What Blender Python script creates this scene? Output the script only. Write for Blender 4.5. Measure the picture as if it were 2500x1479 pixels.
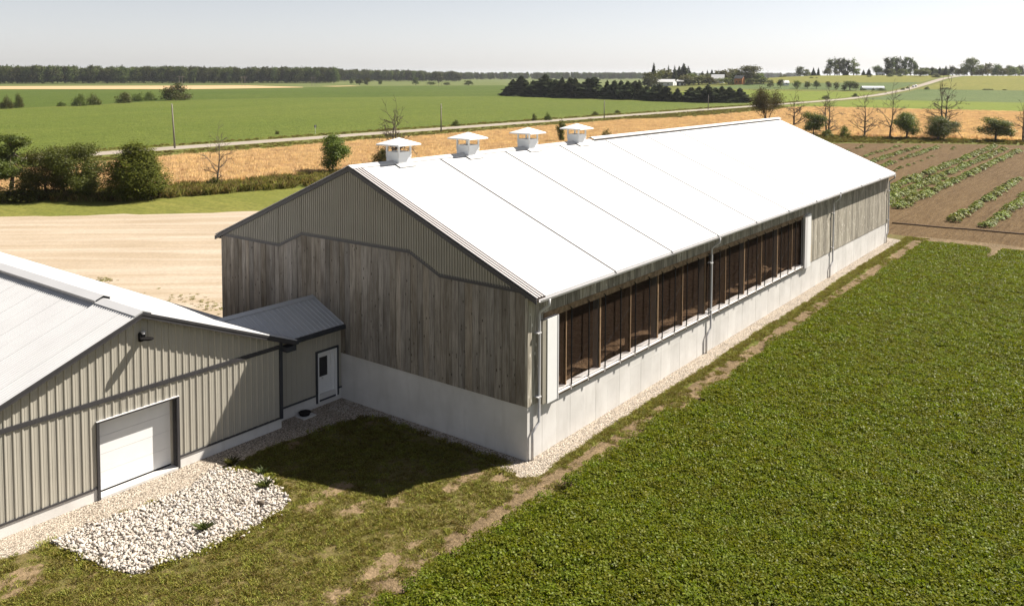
import bpy, bmesh, math, random
import numpy as np
from mathutils import Vector, Matrix
from mathutils.geometry import delaunay_2d_cdt

for o in list(bpy.data.objects): bpy.data.objects.remove(o)
S = bpy.context.scene
COL = S.collection
R = math.radians

# ------------------------------------------------------------------ camera
CAM = np.array([17.81262, -24.16724, 13.80768])
FWD = np.array([-0.60756618, 0.7923175, -0.05564456])
RGT = np.array([0.79344899, 0.60863033, 0.00279787])
UPV = np.array([-0.03608377, 0.04245123, 0.99844672])
FPX = 2100.0
cd = bpy.data.cameras.new('camera'); cam = bpy.data.objects.new('camera', cd); COL.objects.link(cam)
m = Matrix.Identity(4)
for i in range(3):
    m[i][0] = RGT[i]; m[i][1] = UPV[i]; m[i][2] = -FWD[i]; m[i][3] = CAM[i]
cam.matrix_world = m
cd.sensor_width = 36; cd.lens = 36 * FPX / 2500; cd.shift_y = -441.4 / 2500
cd.clip_start = 0.5; cd.clip_end = 30000
S.camera = cam

# ------------------------------------------------------------------ sky, sun, exposure
SUN = np.array([2.54, 4.89, 5.98]); SUN /= np.linalg.norm(SUN)
SUN_EL = math.asin(SUN[2]); SUN_AZ = math.atan2(SUN[0], SUN[1])
w = bpy.data.worlds.new('World'); S.world = w; w.use_nodes = True
nt = w.node_tree; bg = nt.nodes['Background']
sky = nt.nodes.new('ShaderNodeTexSky'); sky.sky_type = 'NISHITA'; sky.sun_disc = False
sky.sun_elevation = SUN_EL; sky.sun_rotation = SUN_AZ
sky.altitude = 0; sky.air_density = 1.0; sky.dust_density = 0.5; sky.ozone_density = 2.5
bw = nt.nodes.new('ShaderNodeRGBToBW'); hs = nt.nodes.new('ShaderNodeMix'); hs.data_type = 'RGBA'; hs.inputs[0].default_value = 0.72
nt.links.new(sky.outputs[0], bw.inputs[0]); nt.links.new(sky.outputs[0], hs.inputs[6]); nt.links.new(bw.outputs[0], hs.inputs[7]); tw = nt.nodes.new('ShaderNodeMix'); tw.data_type = 'RGBA'; tw.blend_type = 'MULTIPLY'; tw.inputs[0].default_value = 1; tw.inputs[7].default_value = (1.0, .985, 1.02, 1)
nt.links.new(hs.outputs[2], tw.inputs[6]); nt.links.new(tw.outputs[2], bg.inputs[0]); bg.inputs[1].default_value = 0.059
sd = bpy.data.lights.new('sun', 'SUN'); sd.energy = 5.0; sd.angle = R(0.53); sd.color = (1.0, 0.935, 0.84)
sun = bpy.data.objects.new('sun', sd); COL.objects.link(sun)
sun.rotation_euler = Vector(SUN).to_track_quat('Z', 'Y').to_euler()
sun.location = (60, 100, 120)
S.view_settings.view_transform = 'Standard'; S.view_settings.look = 'None'
S.view_settings.gamma = 1; S.view_settings.use_curve_mapping = False
S.view_settings.exposure = 1.22
S.render.engine = 'CYCLES'
S.cycles.max_bounces = 6; S.cycles.transparent_max_bounces = 12

# ------------------------------------------------------------------ terrain height
_tab = np.array([(-1e4, 0), (0, 0), (49, .42), (328, .42), (399, .42), (455, .6), (507, 1.15), (556, 2.57), (606, 4.59), (667, 8.39),
                 (713, 11.6), (766, 13.19), (830, 13.5), (1000, 13), (5000, 12)])
_ys = np.arange(-300, 3000, 4.); _zs = np.interp(_ys, _tab[:, 0], _tab[:, 1])
_k = np.exp(-.5 * (np.arange(-8, 9) / 4.) ** 2); _k /= _k.sum()
_zs = np.where(_ys > 350, np.convolve(np.pad(_zs, 8, mode='edge'), _k, 'valid'), _zs)
def sm(t):
    t = np.clip(t, 0, 1); return t * t * (3 - 2 * t)
def hgt(x, y):
    b = np.interp(y, _ys, _zs); lo = np.minimum(b, .42)
    return lo + (b - lo) * sm((x + 430) / 200) + .8 * sm((x + 110) / 100) * sm((y - 600) / 180)
def ray(px, py): return FWD + RGT * (px - 1250) / FPX - UPV * (py - 298.1) / FPX
def at(px, py):                                   # the ground point seen at a place of the photograph
    d = ray(px, py); t = 12.
    while t < 6000:
        p = CAM + d * t
        if p[2] < hgt(p[0], p[1]): break
        t *= 1.004
    lo = t / 1.004; hi = t
    for _ in range(20):
        mm = (lo + hi) / 2; p = CAM + d * mm
        if p[2] < hgt(p[0], p[1]): hi = mm
        else: lo = mm
    p = CAM + d * hi
    return float(p[0]), float(p[1]), float(hgt(p[0], p[1])), hi
def at_u(px, u):                                  # ground point in a direction at a given distance
    d = ray(px, 181); p = CAM + d * u
    return float(p[0]), float(p[1]), float(hgt(p[0], p[1])), u

# ------------------------------------------------------------------ materials
class Mat:
    def __init__(s, name, rough=.8, spec=.3, metal=0.):
        s.m = bpy.data.materials.new(name); s.m.use_nodes = True
        s.t = s.m.node_tree; s.b = s.t.nodes['Principled BSDF']
        s.b.inputs['Roughness'].default_value = rough; s.b.inputs['Specular IOR Level'].default_value = spec
        s.b.inputs['Metallic'].default_value = metal
        s.out = s.t.nodes['Material Output']
    def n(s, typ, **kw):
        nd = s.t.nodes.new('ShaderNode' + typ)
        for k, v in kw.items(): setattr(nd, k, v)
        return nd
    def put(s, sock, v):
        if isinstance(v, bpy.types.NodeSocket): s.t.links.new(v, sock)
        elif v is not None:
            if isinstance(v, (tuple, list)) and len(v) == 3 and sock.type == 'RGBA': v = (*v, 1)
            sock.default_value = v
    def pos(s): return s.n('NewGeometry').outputs['Position']
    def obj(s): return s.n('TexCoord').outputs['Object']
    def rnd(s): return s.n('ObjectInfo').outputs['Random']
    def attr(s, a): return s.n('Attribute', attribute_name=a).outputs['Fac']
    def mth(s, op, a, b=None, c=None):
        nd = s.n('Math', operation=op)
        for i, v in enumerate((a, b, c)):
            if v is not None: s.put(nd.inputs[i], v)
        return nd.outputs[0]
    def vec(s, v, scale=(1, 1, 1), off=None):
        nd = s.n('VectorMath', operation='MULTIPLY'); s.put(nd.inputs[0], v); nd.inputs[1].default_value = scale
        r = nd.outputs[0]
        if off is not None:
            n2 = s.n('VectorMath', operation='ADD'); s.t.links.new(r, n2.inputs[0]); s.put(n2.inputs[1], off); r = n2.outputs[0]
        return r
    def noise(s, v, scale, detail=4, rough=.55, dist=0., col=False):
        nd = s.n('TexNoise'); s.put(nd.inputs['Vector'], v); nd.inputs['Scale'].default_value = scale
        nd.inputs['Detail'].default_value = detail; nd.inputs['Roughness'].default_value = rough; nd.inputs['Distortion'].default_value = dist
        return nd.outputs['Color' if col else 'Fac']
    def vor(s, v, scale, out='Distance', feature='F1'):
        nd = s.n('TexVoronoi', feature=feature); s.put(nd.inputs['Vector'], v); nd.inputs['Scale'].default_value = scale
        return nd.outputs[out]
    def ramp(s, f, stops, interp='LINEAR'):
        nd = s.n('ValToRGB'); s.put(nd.inputs[0], f); cr = nd.color_ramp; cr.interpolation = interp
        while len(cr.elements) < len(stops): cr.elements.new(.5)
        for e, (p, c) in zip(cr.elements, stops):
            e.position = p; e.color = (c, c, c, 1) if not isinstance(c, (tuple, list)) else (*c, 1)
        return nd.outputs[0]
    def mix(s, f, a, b, mode='MIX'):
        nd = s.n('Mix', data_type='RGBA', blend_type=mode)
        s.put(nd.inputs[0], f); s.put(nd.inputs[6], a); s.put(nd.inputs[7], b)
        return nd.outputs[2]
    def base(s, c): s.put(s.b.inputs['Base Color'], c); return s
    def bump(s, h, strength=.5, dist=.02):
        nd = s.n('Bump'); nd.inputs['Strength'].default_value = strength; nd.inputs['Distance'].default_value = dist
        s.put(nd.inputs['Height'], h); s.t.links.new(nd.outputs[0], s.b.inputs['Normal']); return s
    def hsv(s, c, h=None, sat=None, v=None):
        nd = s.n('HueSaturation')
        for k, q in (('Hue', h), ('Saturation', sat), ('Value', v), ('Color', c)):
            if q is not None: s.put(nd.inputs[k], q)
        return nd.outputs[0]
    def translucent(s, col, f):
        t = s.n('BsdfTranslucent'); s.put(t.inputs[0], col)
        mx = s.n('MixShader'); mx.inputs[0].default_value = f
        s.t.links.new(s.b.outputs[0], mx.inputs[1]); s.t.links.new(t.outputs[0], mx.inputs[2])
        s.t.links.new(mx.outputs[0], s.out.inputs[0]); return s

def plain(name, col, rough=.6, spec=.3, metal=0., var=.08, scale=3.):
    q = Mat(name, rough, spec, metal)
    f = q.noise(q.pos(), scale, 5)
    lo = tuple(c * (1 - var) for c in col); hi = tuple(min(1, c * (1 + var)) for c in col)
    q.base(q.ramp(f, [(.3, lo), (.7, hi)]))
    return q.m

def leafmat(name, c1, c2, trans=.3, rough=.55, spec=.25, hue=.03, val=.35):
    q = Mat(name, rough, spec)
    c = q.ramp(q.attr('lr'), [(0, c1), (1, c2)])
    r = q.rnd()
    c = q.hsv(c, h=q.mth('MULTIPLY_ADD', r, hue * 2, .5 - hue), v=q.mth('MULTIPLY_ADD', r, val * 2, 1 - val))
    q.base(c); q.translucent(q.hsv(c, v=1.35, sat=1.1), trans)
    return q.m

def mk_wood():
    q = Mat('weathered_wood', .85, .15)
    p = q.pos(); r = q.rnd()
    off = q.n('CombineXYZ'); q.put(off.inputs[0], q.mth('MULTIPLY', r, 37.)); q.put(off.inputs[1], q.mth('MULTIPLY', r, 91.)); q.put(off.inputs[2], q.mth('MULTIPLY', r, 53.))
    v = q.vec(p, (1, 1, 1), off.outputs[0])
    grain = q.noise(q.vec(v, (30, 30, 1.2)), 1., 5, .6, .4)
    streak = q.noise(q.vec(v, (7, 7, .35)), 1., 3)
    c = q.ramp(grain, [(.30, (.14, .118, .094)), (.5, (.262, .230, .188)), (.72, (.375, .34, .29))])
    c = q.mix(q.ramp(streak, [(.45, 0.), (.8, .4)]), c, (.36, .335, .30))
    stain = q.noise(q.vec(v, (1.2, 1.2, .33)), 1., 5, .65)
    c = q.mix(q.ramp(stain, [(.42, 0.), (.66, .65)]), c, (.085, .068, .05))
    kn = q.vor(q.vec(v, (4.6, 4.6, 2.0)), 1.)
    c = q.mix(q.ramp(kn, [(.07, .9), (.16, 0.)]), c, (.05, .04, .03))
    c = q.hsv(c, v=q.mth('MULTIPLY_ADD', q.mth('FRACT', q.mth('MULTIPLY', r, 17.3)), .42, .80), sat=q.mth('MULTIPLY_ADD', r, .4, .75))
    q.base(c); q.bump(grain, .5, .01)
    return q.m
def mk_wood_side():
    q = Mat('bounce_lightened_wood', .85, .15)  # side wall boards, lightened to put bounce light under the eave into the colour
    p = q.pos(); r = q.rnd()
    off = q.n('CombineXYZ'); q.put(off.inputs[0], q.mth('MULTIPLY', r, 37.)); q.put(off.inputs[1], q.mth('MULTIPLY', r, 91.)); q.put(off.inputs[2], q.mth('MULTIPLY', r, 53.))
    v = q.vec(p, (1, 1, 1), off.outputs[0])
    grain = q.noise(q.vec(v, (24, 24, 1.0)), 1., 5, .6, .4)
    c = q.ramp(grain, [(.34, (.13, .113, .088)), (.5, (.29, .265, .215)), (.66, (.47, .435, .37))])
    kn = q.vor(q.vec(v, (5, 5, 2.2)), 1.)
    c = q.mix(q.ramp(kn, [(.08, .9), (.2, 0.)]), c, (.66, .62, .55))
    c = q.hsv(c, v=q.mth('MULTIPLY_ADD', q.mth('FRACT', q.mth('MULTIPLY', r, 17.3)), .6, .7))
    q.base(c); q.bump(grain, .5, .01)
    return q.m
def mk_concrete():
    q = Mat('concrete', .9, .2); p = q.pos()
    f = q.noise(p, .9, 6, .6); g = q.noise(p, 14, 4)
    c = q.ramp(f, [(.3, (.50, .485, .46)), (.7, (.60, .585, .56))])
    c = q.mix(q.ramp(q.noise(q.vec(p, (2.5, 2.5, .5)), 1., 4), [(.52, 0.), (.75, .35)]), c, (.40, .38, .35))
    c = q.hsv(c, v=q.mth('MULTIPLY_ADD', q.rnd(), .10, .95))
    q.base(c); q.bump(g, .2, .01); return q.m
def mk_gravel(name, c1, c2, c3, scale):
    q = Mat(name, .95, .15); p = q.pos()
    f = q.vor(p, scale, 'Color'); d = q.vor(p, scale)
    sep = q.n('SeparateColor'); q.put(sep.inputs[0], f)
    c = q.ramp(sep.outputs[0], [(0, c1), (.5, c2), (1, c3)])
    c = q.mix(q.ramp(d, [(.30, 0.), (.70, .85)]), c, tuple(x * .22 for x in c1))
    c = q.mix(q.ramp(q.noise(p, .5, 5), [(.4, 0.), (.7, .35)]), c, tuple(x * .75 for x in c2))
    q.base(c); q.bump(q.mth('SUBTRACT', 1., d), .8, .03); return q.m
def mk_ground(name, c1, c2, c3, s1=.15, s2=2.5, stretch=(1, 1, 1), bump=.5, bd=.08, fine=None):
    q = Mat(name, .95, .1); p = q.vec(q.pos(), stretch)
    a = q.noise(p, s1, 5); b = q.noise(p, s2, 6, .65)
    c = q.ramp(a, [(.35, c1), (.65, c2)])
    c = q.mix(q.ramp(b, [(.35, 0.), (.68, .8)]), c, c3)
    hh = b
    if fine:
        g = q.noise(q.pos(), fine, 3, .6)
        c = q.hsv(c, v=q.ramp(g, [(.3, .72), (.7, 1.25)])); hh = q.mth('ADD', b, g)
    q.base(c); q.bump(hh, bump, bd); return q.m
def mk_yard():
    q = Mat('packed_yard_gravel', .95, .1); p = q.pos()
    a = q.noise(p, .12, 5)
    tr = q.noise(q.vec(p, (.9, .06, 1), ), 1., 4, .5, .6)
    rot = q.n('VectorRotate'); rot.rotation_type = 'Z_AXIS'; q.put(rot.inputs['Vector'], p); rot.inputs['Angle'].default_value = R(-38)
    tr = q.noise(q.vec(rot.outputs[0], (.05, .9, 1)), 1., 4, .55, .5)
    c = q.ramp(a, [(.3, (.285, .225, .155)), (.7, (.335, .27, .195))])
    c = q.mix(q.ramp(tr, [(.42, 0.), (.66, .8)]), c, (.40, .34, .27))
    g = q.noise(p, 5, 6, .7)
    c = q.hsv(c, v=q.ramp(g, [(.3, .82), (.7, 1.12)]))
    q.base(c); q.bump(g, .5, .03); return q.m

M = {}
M['wood'] = mk_wood(); M['wood_side'] = mk_wood_side(); M['concrete'] = mk_concrete()
M['cladding'] = plain('taupe_steel_cladding', (.27, .25, .205), .45, .4, .0, .05, 1.2)
M['shedwall'] = plain('beige_steel_cladding', (.355, .332, .28), .45, .4, .0, .04, 1.)
M['roofwhite'] = plain('white_steel_roof', (.52, .52, .515), .5, .35, 0, .02, .4)
M['galva'] = plain('light_grey_steel_roof', (.45, .448, .45), .45, .4, 0, .04, .7)
M['bluegrey'] = plain('blue_grey_steel_roof', (.43, .435, .435), .4, .5, 0, .05, .8)
M['trim'] = plain('dark_grey_trim', (.042, .040, .042), .5, .35, 0, .1)
M['darktrim'] = plain('charcoal_trim', (.035, .038, .045), .45, .4, 0, .1)
M['black'] = plain('black_plastic', (.010, .009, .009), .7, .15)
M['rakeflash'] = plain('rake_flashing_steel', (.40, .375, .365), .5, .3, 0, .04)
M['white'] = plain('white_paint', (.70, .70, .69), .45, .4, 0, .02)
M['gutter'] = plain('grey_gutter', (.52, .51, .51), .4, .45, 0, .05)
M['ventside'] = plain('white_sheet_steel', (.74, .75, .76), .4, .4, 0, .03)
M['litpost'] = plain('sunlit_post_wood', (.34, .225, .13), .7, .2, 0, .2, 6.)  # post fronts, with sunlight put into the wood colour
M['beam'] = plain('brown_header_wood', (.21, .145, .085), .8, .2, 0, .45, 5.)
M['greypost'] = plain('grey_post', (.10, .105, .11), .6, .3)
M['brownpost'] = plain('post_shade_brown', (.09, .058, .035), .7, .2, 0, .2, 5.)  # post sides, with shade put into the brown
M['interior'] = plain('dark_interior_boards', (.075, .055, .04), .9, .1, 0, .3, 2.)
M['ply'] = plain('plywood', (.55, .41, .22), .7, .2, 0, .1, 6.)
M['glass'] = plain('dark_glass', (.012, .013, .015), .08, .6)
M['sill'] = plain('pale_sill_board', (.62, .585, .56), .6, .3, 0, .12, 5.)
M['bark'] = plain('grey_brown_bark', (.13, .105, .08), .9, .1, 0, .25, 4.)
M['deadbark'] = plain('bare_branch_bark', (.12, .098, .076), .9, .1, 0, .2, 4.)
M['pole'] = plain('weathered_pole_wood', (.20, .18, .155), .85, .1, 0, .15, 5.)
M['brick'] = plain('orange_brick', (.40, .17, .07), .85, .1, 0, .15)
M['shingle'] = plain('pale_roofing', (.50, .50, .50), .7, .2)
M['darkwall'] = plain('dark_wall', (.05, .052, .055), .7, .2)
M['whitewall'] = plain('white_siding', (.70, .71, .73), .6, .3)
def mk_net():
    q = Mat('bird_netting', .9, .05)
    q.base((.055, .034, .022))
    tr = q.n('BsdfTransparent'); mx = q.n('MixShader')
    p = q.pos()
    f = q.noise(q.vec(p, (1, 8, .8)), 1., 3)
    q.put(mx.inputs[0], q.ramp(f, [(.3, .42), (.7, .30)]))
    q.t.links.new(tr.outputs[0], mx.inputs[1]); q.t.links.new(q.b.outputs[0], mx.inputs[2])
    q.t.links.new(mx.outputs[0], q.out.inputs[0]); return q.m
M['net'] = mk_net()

M['gravel'] = mk_gravel('pale_gravel', (.33, .27, .21), (.47, .40, .32), (.62, .55, .46), 22)
M['stonesoil'] = mk_gravel('stone_bed_gravel', (.34, .30, .25), (.47, .42, .355), (.60, .55, .48), 18)
M['yard'] = mk_yard()
M['soil'] = mk_ground('tilled_soil', (.066, .039, .016), (.102, .063, .027), (.145, .097, .048), .09, 1.6, (2.2, .22, 1), .9, .15, 6.)
M['lawnsoil'] = mk_ground('thin_turf_soil', (.075, .077, .016), (.10, .09, .024), (.16, .115, .058), .5, 2.2, (1, 1, 1), .8, .06, 14.)
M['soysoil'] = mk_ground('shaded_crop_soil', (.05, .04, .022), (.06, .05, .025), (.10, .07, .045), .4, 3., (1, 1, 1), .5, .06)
M['dirt'] = mk_ground('bare_dirt', (.15, .105, .058), (.235, .17, .098), (.095, .068, .038), .6, 4., (1, .6, 1), 1., .08, 9.)
M['bareearth'] = mk_ground('bare_sandy_earth', (.19, .135, .078), (.26, .185, .11), (.12, .088, .045), .9, 5., (1, 1, 1), .7, .05, 12.)
M['mown'] = mk_ground('mown_lawn', (.125, .132, .026), (.165, .155, .038), (.095, .105, .02), .08, .6, (.35, 1.8, 1), .3, .05, 3.)
M['verge'] = mk_ground('verge_grass', (.105, .115, .022), (.145, .13, .04), (.08, .10, .018), .12, 1., (1, 1, 1), .8, .3, 3.)
M['wheat'] = mk_ground('ripe_wheat', (.36, .235, .10), (.42, .285, .135), (.30, .19, .08), .05, .6, (1.8, .35, 1), .5, .2, 2.2)
M['wheatpale'] = mk_ground('far_ripe_wheat', (.40, .275, .15), (.44, .31, .17), (.36, .25, .13), .02, .2, (1, 1, 1), .3, .2)
M['road'] = mk_ground('gravel_road_surface', (.27, .235, .195), (.315, .275, .23), (.225, .19, .155), .3, 3., (1.6, .12, 1), .2, .03)
M['soyfar'] = mk_ground('far_soybean', (.092, .118, .018), (.115, .134, .024), (.058, .082, .012), .02, .45, (1.6, .5, 1), 1., .5, 1.4)
M['corn'] = mk_ground('corn_green', (.060, .088, .012), (.080, .104, .016), (.040, .062, .008), .015, .18, (1, 1, 1), 1., .6, .8)
M['bright'] = mk_ground('bright_hay', (.115, .145, .016), (.145, .165, .022), (.09, .12, .014), .02, .3, (1, 1, 1), .5, .2, 1.5)
M['bluish'] = mk_ground('blue_green_crop', (.085, .115, .036), (.105, .13, .045), (.06, .088, .028), .02, .35, (1, 1, 1), 1., .4, 1.2)
M['yellowhay'] = mk_ground('yellowing_hay', (.135, .135, .026), (.165, .15, .034), (.11, .12, .022), .015, .2, (1, 1, 1), .6, .3, 1.)
M['farmland'] = mk_ground('distant_farmland', (.09, .11, .03), (.12, .13, .04), (.08, .10, .03), .004, .03, (1, 1, 1), .2, .3)

M['soyleaf'] = leafmat('soybean_leaf', (.070, .097, .006), (.212, .221, .030), .36, .45, .09, .018, .16)  # bright end of the range paints sun sparkle on leaves
M['soyfarleaf'] = leafmat('far_soybean_leaf', (.085, .108, .008), (.19, .205, .024), .34, .6, .06, .012, .12)
M['cornleaf'] = leafmat('corn_leaf', (.065, .095, .010), (.14, .165, .024), .32, .6, .06, .012, .15)
M['grassleaf'] = leafmat('grass_blade', (.13, .135, .016), (.26, .215, .055), .25, .6, .2, .035, .35)
M['tallgrass'] = leafmat('tall_grass_blade', (.12, .135, .022), (.26, .20, .08), .25, .7, .1, .03, .35)
M['wheatleaf'] = leafmat('wheat_stalk', (.54, .38, .185), (.72, .53, .31), .35, .7, .1, .01, .2)
M['squashleaf'] = leafmat('squash_leaf', (.085, .118, .018), (.24, .25, .065), .28, .55, .15, .02, .25)
M['leafdark'] = leafmat('dark_tree_leaf', (.042, .056, .008), (.115, .125, .022), .3, .55, .25)
M['leafmid'] = leafmat('mid_tree_leaf', (.055, .072, .009), (.14, .15, .028), .32, .55, .25)
M['leafolive'] = leafmat('olive_tree_leaf', (.060, .062, .014), (.125, .115, .028), .25, .6, .2)
M['leafyellow'] = leafmat('yellow_green_leaf', (.075, .085, .016), (.15, .155, .035), .28, .6, .2)
M['cedar'] = leafmat('cedar_foliage', (.038, .050, .005), (.12, .125, .014), .26, .65, .15)
M['spruce'] = leafmat('spruce_needles', (.020, .030, .010), (.052, .064, .022), .14, .8, .08, .02, .25)
M['farleaf'] = leafmat('far_wood_leaf', (.034, .046, .012), (.095, .105, .028), .3, .7, .1, .03, .5)
M['straw'] = mk_ground('straw_bedding', (.20, .12, .065), (.30, .19, .11), (.09, .055, .03), 1.2, 6., (1, 1, 1), 1., .2, 20.)
M['weed'] = leafmat('weed_leaf', (.05, .06, .015), (.11, .12, .035), .25)
def mk_stone():
    q = Mat('river_stone', .8, .25); r = q.rnd(); p = q.obj()
    a = q.attr('lr')
    k = q.mth('FRACT', q.mth('ADD', r, a))
    c = q.ramp(k, [(0, (.32, .29, .26)), (.12, (.41, .37, .32)), (.55, (.54, .49, .43)), (.8, (.47, .39, .31)), (.93, (.40, .38, .36)), (1, (.66, .625, .58))])
    c = q.hsv(c, v=q.ramp(q.noise(q.pos(), 14, 4), [(.3, .85), (.7, 1.1)]))
    q.base(c); return q.m
M['stone'] = mk_stone()

# ------------------------------------------------------------------ mesh helpers
class MB:
    def __init__(s): s.v = []; s.f = []
    def add(s, vs, fs):
        n = len(s.v); s.v += [tuple(map(float, q)) for q in vs]; s.f += [tuple(i + n for i in q) for q in fs]; return s
    def box(s, x0, x1, y0, y1, z0, z1):
        return s.add([(x0, y0, z0), (x1, y0, z0), (x1, y1, z0), (x0, y1, z0), (x0, y0, z1), (x1, y0, z1), (x1, y1, z1), (x0, y1, z1)],
                     [(0, 3, 2, 1), (4, 5, 6, 7), (0, 1, 5, 4), (1, 2, 6, 5), (2, 3, 7, 6), (3, 0, 4, 7)])
    def prism(s, poly, d):                       # poly: 3-D points, d: extrusion vector
        n = len(poly); d = np.array(d, float); a = [np.array(q, float) for q in poly]
        nrm = sum((np.cross(a[i], a[(i + 1) % n]) for i in range(n)), np.zeros(3))
        if nrm @ d > 0: a = a[::-1]
        return s.add(a + [q + d for q in a], [tuple(range(n)), tuple(range(2 * n - 1, n - 1, -1))] +
                     [(i, n + i, n + (i + 1) % n, (i + 1) % n) for i in range(n)])
    def tube(s, pts, rad, n=8, cap=True):
        pts = [np.array(p, float) for p in pts]; k = len(pts); rad = rad if isinstance(rad, (list, tuple)) else [rad] * k
        b = len(s.v); ref = None
        for i, p in enumerate(pts):
            t = pts[min(i + 1, k - 1)] - pts[max(i - 1, 0)]; t /= np.linalg.norm(t) + 1e-9
            if ref is None: ref = np.array([1., 0, 0]) if abs(t[0]) < .8 else np.array([0, 1., 0])
            u = np.cross(t, ref); u /= np.linalg.norm(u); v = np.cross(t, u); ref = -v if False else ref
            for j in range(n):
                an = 2 * math.pi * j / n; q = p + rad[i] * (math.cos(an) * u + math.sin(an) * v); s.v.append(tuple(q))
        for i in range(k - 1):
            for j in range(n):
                s.f.append((b + i * n + j, b + i * n + (j + 1) % n, b + (i + 1) * n + (j + 1) % n, b + (i + 1) * n + j))
        if cap:
            s.f.append(tuple(b + j for j in range(n - 1, -1, -1))); s.f.append(tuple(b + (k - 1) * n + j for j in range(n)))
        return s
    def mesh(s, name, mat=None, off=(0, 0, 0), smooth=False):
        me = bpy.data.meshes.new(name)
        o = np.array(off, float)
        me.from_pydata([tuple(np.array(q) - o) for q in s.v], [], s.f)
        if mat: me.materials.append(mat)
        if smooth: me.polygons.foreach_set('use_smooth', [True] * len(me.polygons))
        me.update(); return me

def np_mesh(name, verts, faces, mat, attr=None, k=4, smooth=False):
    """fast mesh from numpy: verts (n,3), faces (m,k)"""
    me = bpy.data.meshes.new(name); verts = np.asarray(verts, np.float32); faces = np.asarray(faces, np.int32)
    me.vertices.add(len(verts)); me.vertices.foreach_set('co', verts.ravel())
    me.loops.add(faces.size); me.loops.foreach_set('vertex_index', faces.ravel())
    me.polygons.add(len(faces)); me.polygons.foreach_set('loop_start', np.arange(0, faces.size, k, dtype=np.int32))
    try: me.polygons.foreach_set('loop_total', np.full(len(faces), k, np.int32))
    except Exception: pass
    if mat: me.materials.append(mat)
    if attr is not None:
        a = me.attributes.new('lr', 'FLOAT', 'POINT'); a.data.foreach_set('value', np.asarray(attr, np.float32))
    me.update(calc_edges=True)
    if smooth: me.polygons.foreach_set('use_smooth', [True] * len(me.polygons))
    return me

def wloc(o):
    p = np.zeros(3)
    while o: p += np.array(o.location); o = o.parent
    return p
def tag(o, label=None, cat=None, group=None, kind=None):
    if label: o['label'] = label
    if cat: o['category'] = cat
    if group: o['group'] = group
    if kind: o['kind'] = kind
    return o
def thing(name, label, cat, loc=(0, 0, 0), group=None):
    o = bpy.data.objects.new(name, None); COL.objects.link(o); o.location = loc; o.empty_display_size = .3
    return tag(o, label, cat, group)
def link(name, me, parent=None, loc=None):
    o = bpy.data.objects.new(name, me); COL.objects.link(o)
    if parent: o.parent = parent
    if loc is not None: o.location = loc
    return o
def part(name, mb, mat, parent, smooth=False, pivot=None):
    """mb holds world coordinates; the object sits at pivot (world) under parent"""
    pw = wloc(parent) if parent else np.zeros(3)
    pv = np.array(pivot, float) if pivot is not None else pw
    return link(name, mb.mesh(name, mat, pv, smooth), parent, tuple(pv - pw))
UNIT = {}
def piece(name, mat, parent, x0, x1, y0, y1, z0, z1):
    """a box that shares one unit mesh with its likes"""
    key = mat.name
    if key not in UNIT: UNIT[key] = MB().box(-.5, .5, -.5, .5, -.5, .5).mesh('unit_' + name, mat)
    pw = wloc(parent)
    o = link(name, UNIT[key], parent, tuple(np.array([(x0 + x1) / 2, (y0 + y1) / 2, (z0 + z1) / 2]) - pw))
    o.scale = (x1 - x0, y1 - y0, z1 - z0); return o

def corrugated(mp, t0, t1, lo, hi, pitch, rib=.03, ribw=.045, phase=0., minor=0., extra=()):
    """profiled sheet between t0 and t1: mp(t, depth, s) -> point; lo(t), hi(t) the ends of the run"""
    ts = {round(t0, 5): 0., round(t1, 5): 0.}
    k = math.floor((t0 - phase) / pitch) - 1
    while phase + k * pitch < t1 + pitch:
        c = phase + k * pitch
        for dt, d in ((-ribw, 0.), (-ribw * .45, rib), (ribw * .45, rib), (ribw, 0.)):
            if t0 < c + dt < t1: ts[round(c + dt, 5)] = d
        if minor:
            for cc in (c + pitch / 3, c + 2 * pitch / 3):
                for dt, d in ((-.012, 0.), (0., minor), (.012, 0.)):
                    if t0 < cc + dt < t1: ts[round(cc + dt, 5)] = d
        k += 1
    for e in extra:
        if t0 < e < t1: ts.setdefault(round(e, 5), 0.)
    mb = MB(); T = sorted(ts)
    for a, b in zip(T[:-1], T[1:]):
        l0, l1, h0, h1 = lo(a), lo(b), hi(a), hi(b)
        if h0 - l0 < .004 and h1 - l1 < .004: continue
        mb.add([mp(a, ts[a], l0), mp(b, ts[b], l1), mp(b, ts[b], h1), mp(a, ts[a], h0)], [(0, 1, 2, 3)])
    return mb

# ------------------------------------------------------------------ ground regions
def P(*pts): return [at(*p)[:2] for p in pts]
stone_poly = P((525, 1143), (560, 1144), (600, 1152), (655, 1166), (690, 1200), (707, 1222), (690, 1246), (620, 1286), (530, 1330), (420, 1370), (330, 1402),
               (285, 1396), (240, 1383), (200, 1362), (160, 1345), (115, 1327), (180, 1295), (280, 1260), (380, 1226), (470, 1186))
gravel_yard_poly = P((0, 1364), (60, 1350), (112, 1326), (180, 1298), (285, 1258), (380, 1226), (470, 1188), (530, 1145), (560, 1138), (602, 1119), (650, 1096), (700, 1077), (760, 1058), (850, 1030),
                     (890, 1018), (930, 1023), (1000, 1046), (1120, 1090), (1245, 1133))
gravel_yard_poly = [(-8.0, -15.5)] + gravel_yard_poly + [(-1.0, -1.05), (.55, -1.15), (1.0, -.6), (.86, 1.0), (.8, 6), (.92, 12), (.78, 20), (.9, 28), (.75, 36), (.85, 44), (.9, 50), (-.6, 50.6), (-1, 49), (-1, .5), (-12, .5), (-12, -15.5)]
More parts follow.
